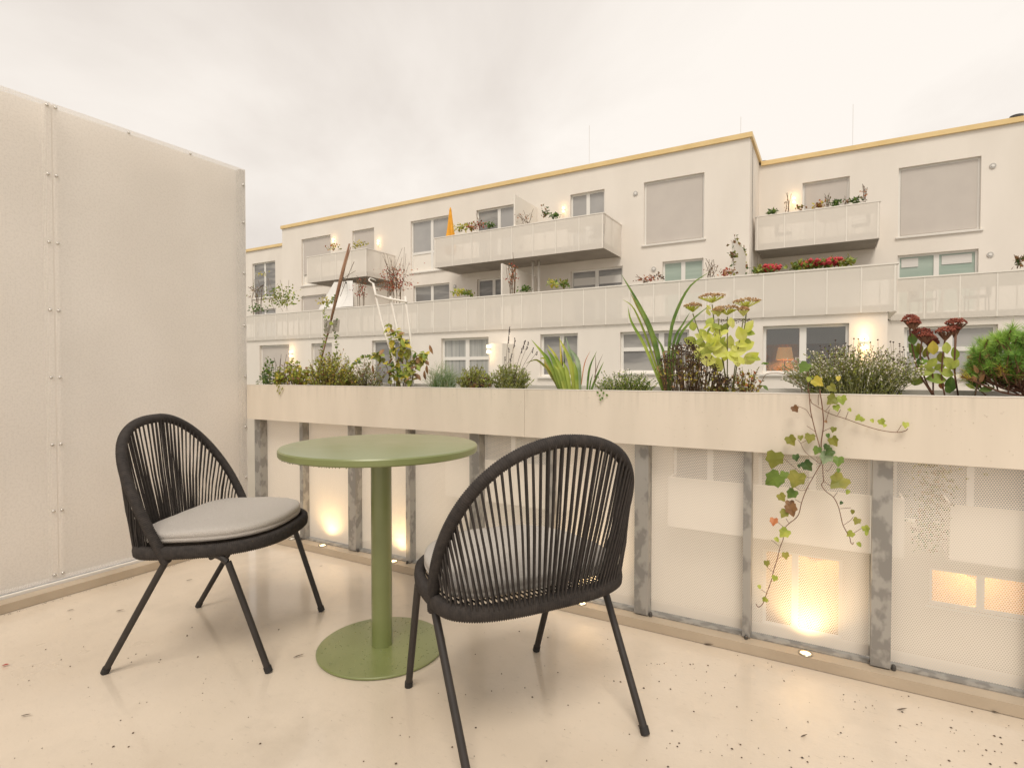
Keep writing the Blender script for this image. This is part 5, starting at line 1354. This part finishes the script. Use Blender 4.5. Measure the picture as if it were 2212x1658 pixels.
# chairs and tables behind the perforated railings
def far_chair(x, y, z, rz, label, m='dark_metal'):
    t = thing('balcony_chair', (x, y, z), label, 'chair', 'chairs on the far balconies', rz)
    L = lambda b, n: b.build(n, M[m], t, local=True)
    L(MB().box(-.22, .22, -.22, .22, .42, .45), 'seat'); L(MB().box(-.24, -.20, -.22, .22, .47, .92), 'backrest')
    for a in (-.2, .2):
        for c in (-.2, .2): L(MB().tube([(a, c, 0), (a*.95, c*.95, .42)], .014, 6), 'leg')
    for c in (-.235, .235): L(MB().tube([(-.22, c, .64), (.18, c, .64), (.18, c, .45)], .014, 6), 'armrest')
def far_table(x, y, z, label):
    t = thing('balcony_table', (x, y, z), label, 'table', 'tables on the far balconies')
    MB().lathe((x, y, z), [(.36, .71), (.36, .735)], 24).build('tabletop', M['white_tube'], t)
    for k in range(4):
        a = .785+1.571*k
        MB().tube([(x+.32*math.cos(a), y+.32*math.sin(a), z), (x+.2*math.cos(a), y+.2*math.sin(a), z+.71)], .015, 6).build('leg', M['white_tube'], t)
far_chair(.72, 21.1, 5.29, 2.9, 'dark chair behind the right part of the right hand balcony railing'); far_table(-.1, 21.1, 5.29, 'small white table behind the right hand balcony railing')
far_chair(-1.5, 21.1, 5.29, .3, 'dark chair behind the left part of the right hand balcony railing')
far_chair(3.0, 17.3, 2.40, 2.8, 'dark chair at the right edge behind the far terrace railing'); far_chair(1.95, 17.4, 2.40, .4, 'dark chair left of the table on the far right terrace'); far_table(2.5, 17.3, 2.40, 'white table between two chairs on the far right terrace')
far_chair(-7.3, 18.6, 5.38, 2.5, 'dark chair behind the right end of the long balcony railing'); far_table(-8.0, 18.5, 5.38, 'white table behind the long balcony railing')
# shrub on the lower balcony seen through the perforated panel, small bottle on the ledge
p = at(2030, 1030, 14.4); t = thing('overhanging_shrub', (p.x, 14.6, p.z), 'dark shrub hanging over the lower balcony seen through the right perforated panel', 'shrub')
r = random.Random(66); b = MB()
for k in range(520):
    q = r.random(); b.leaf((p.x+.35*r.gauss(0, .6)*(1.2-q*.7)-.2*q, 14.6+r.uniform(-.35, .1), p.z+.5-2.0*q+r.uniform(-.2, .2)), rdir(r), rdir(r), .12, .07, r.randrange(3))
b.build('foliage', [M['lf_dark'], M['lf_olive'], M['lf_brown']], t, kind='stuff')

# ------------------------------------------------------------------ dirt on the terrace floor
r = random.Random(99); b = MB()
for k in range(330):
    if k < 150:
        x, y = r.uniform(1380, 2212), 0; q = r.random()**1.6
        p = on_z(x, 1430+q*230 if x < 1800 else 1500+q*150, 0.0)
    else: p = on_z(r.uniform(0, 2212), r.uniform(1330, 1658), 0.0)
    if p.y > 2.09 or p.x < -2.95: continue
    s = r.choice((.0010, .0015, .0021, .0032)) * r.uniform(.8, 1.35)
    b.blob((p.x, p.y, .0014), s, sz=.6)
for k in range(130):
    b.blob((-2.955+abs(r.gauss(0, .008)), r.uniform(.2, 1.9), .0014), r.uniform(.001, .0025), sz=.6)
b.build('soil_crumbs', M['debris'], None, kind='stuff', label='dark soil crumbs scattered over the beige terrace floor')
def bit(x, y, L, ang, m, name, label, group, w=.2):
    p = on_z(x, y, 0.0035); o = MB().leaf((0, 0, 0), (1, 0, .06), (0, 0, 1), L, L*w, fold=.5, curl=-.1, seg=4, prof=[.3, .9, 1, .7, .1]).build(name, M[m], None, label=label, cat='debris', group=group, local=True)
    o.location = p; o.rotation_euler = (0, 0, RAD(ang))
SC = ((402, 1253, .030, 10, 'dark curled leaf scrap on the floor beside the left kerb and chair leg'), (250, 1319, .032, 12, 'dark leaf scrap on the floor left of the left chair rear leg'), (145, 1318, .026, 15, 'brownish leaf scrap near the screen kerb at left'),
      (634, 1419, .036, 25, 'black twig scrap between the left chair and the table base'), (1938, 1532, .030, 0, 'black tadpole shaped scrap on the floor at lower right'), (690, 1222, .018, 10, 'small scrap under the front of the left chair'),
      (1520, 1390, .034, -20, 'flat scrap close to the kerb right of the right chair leg'), (2140, 1533, .022, -60, 'dark scrap against the kerb at far right'), (45, 1545, .028, 5, 'thin pale brown scrap at the lower left corner of the floor'), (1730, 1590, .022, 15, 'tiny curved scrap at the lower right of the floor'))
for (x, y, L, a, lab) in SC: bit(x, y, L, a+30, 'debris', 'leaf_scrap', lab, 'dry scraps on the terrace floor')
bit(4, 1437, .022, 40, 'lf_red', 'fallen_leaf', 'single red fallen leaf at the left edge of the floor', None, .5)
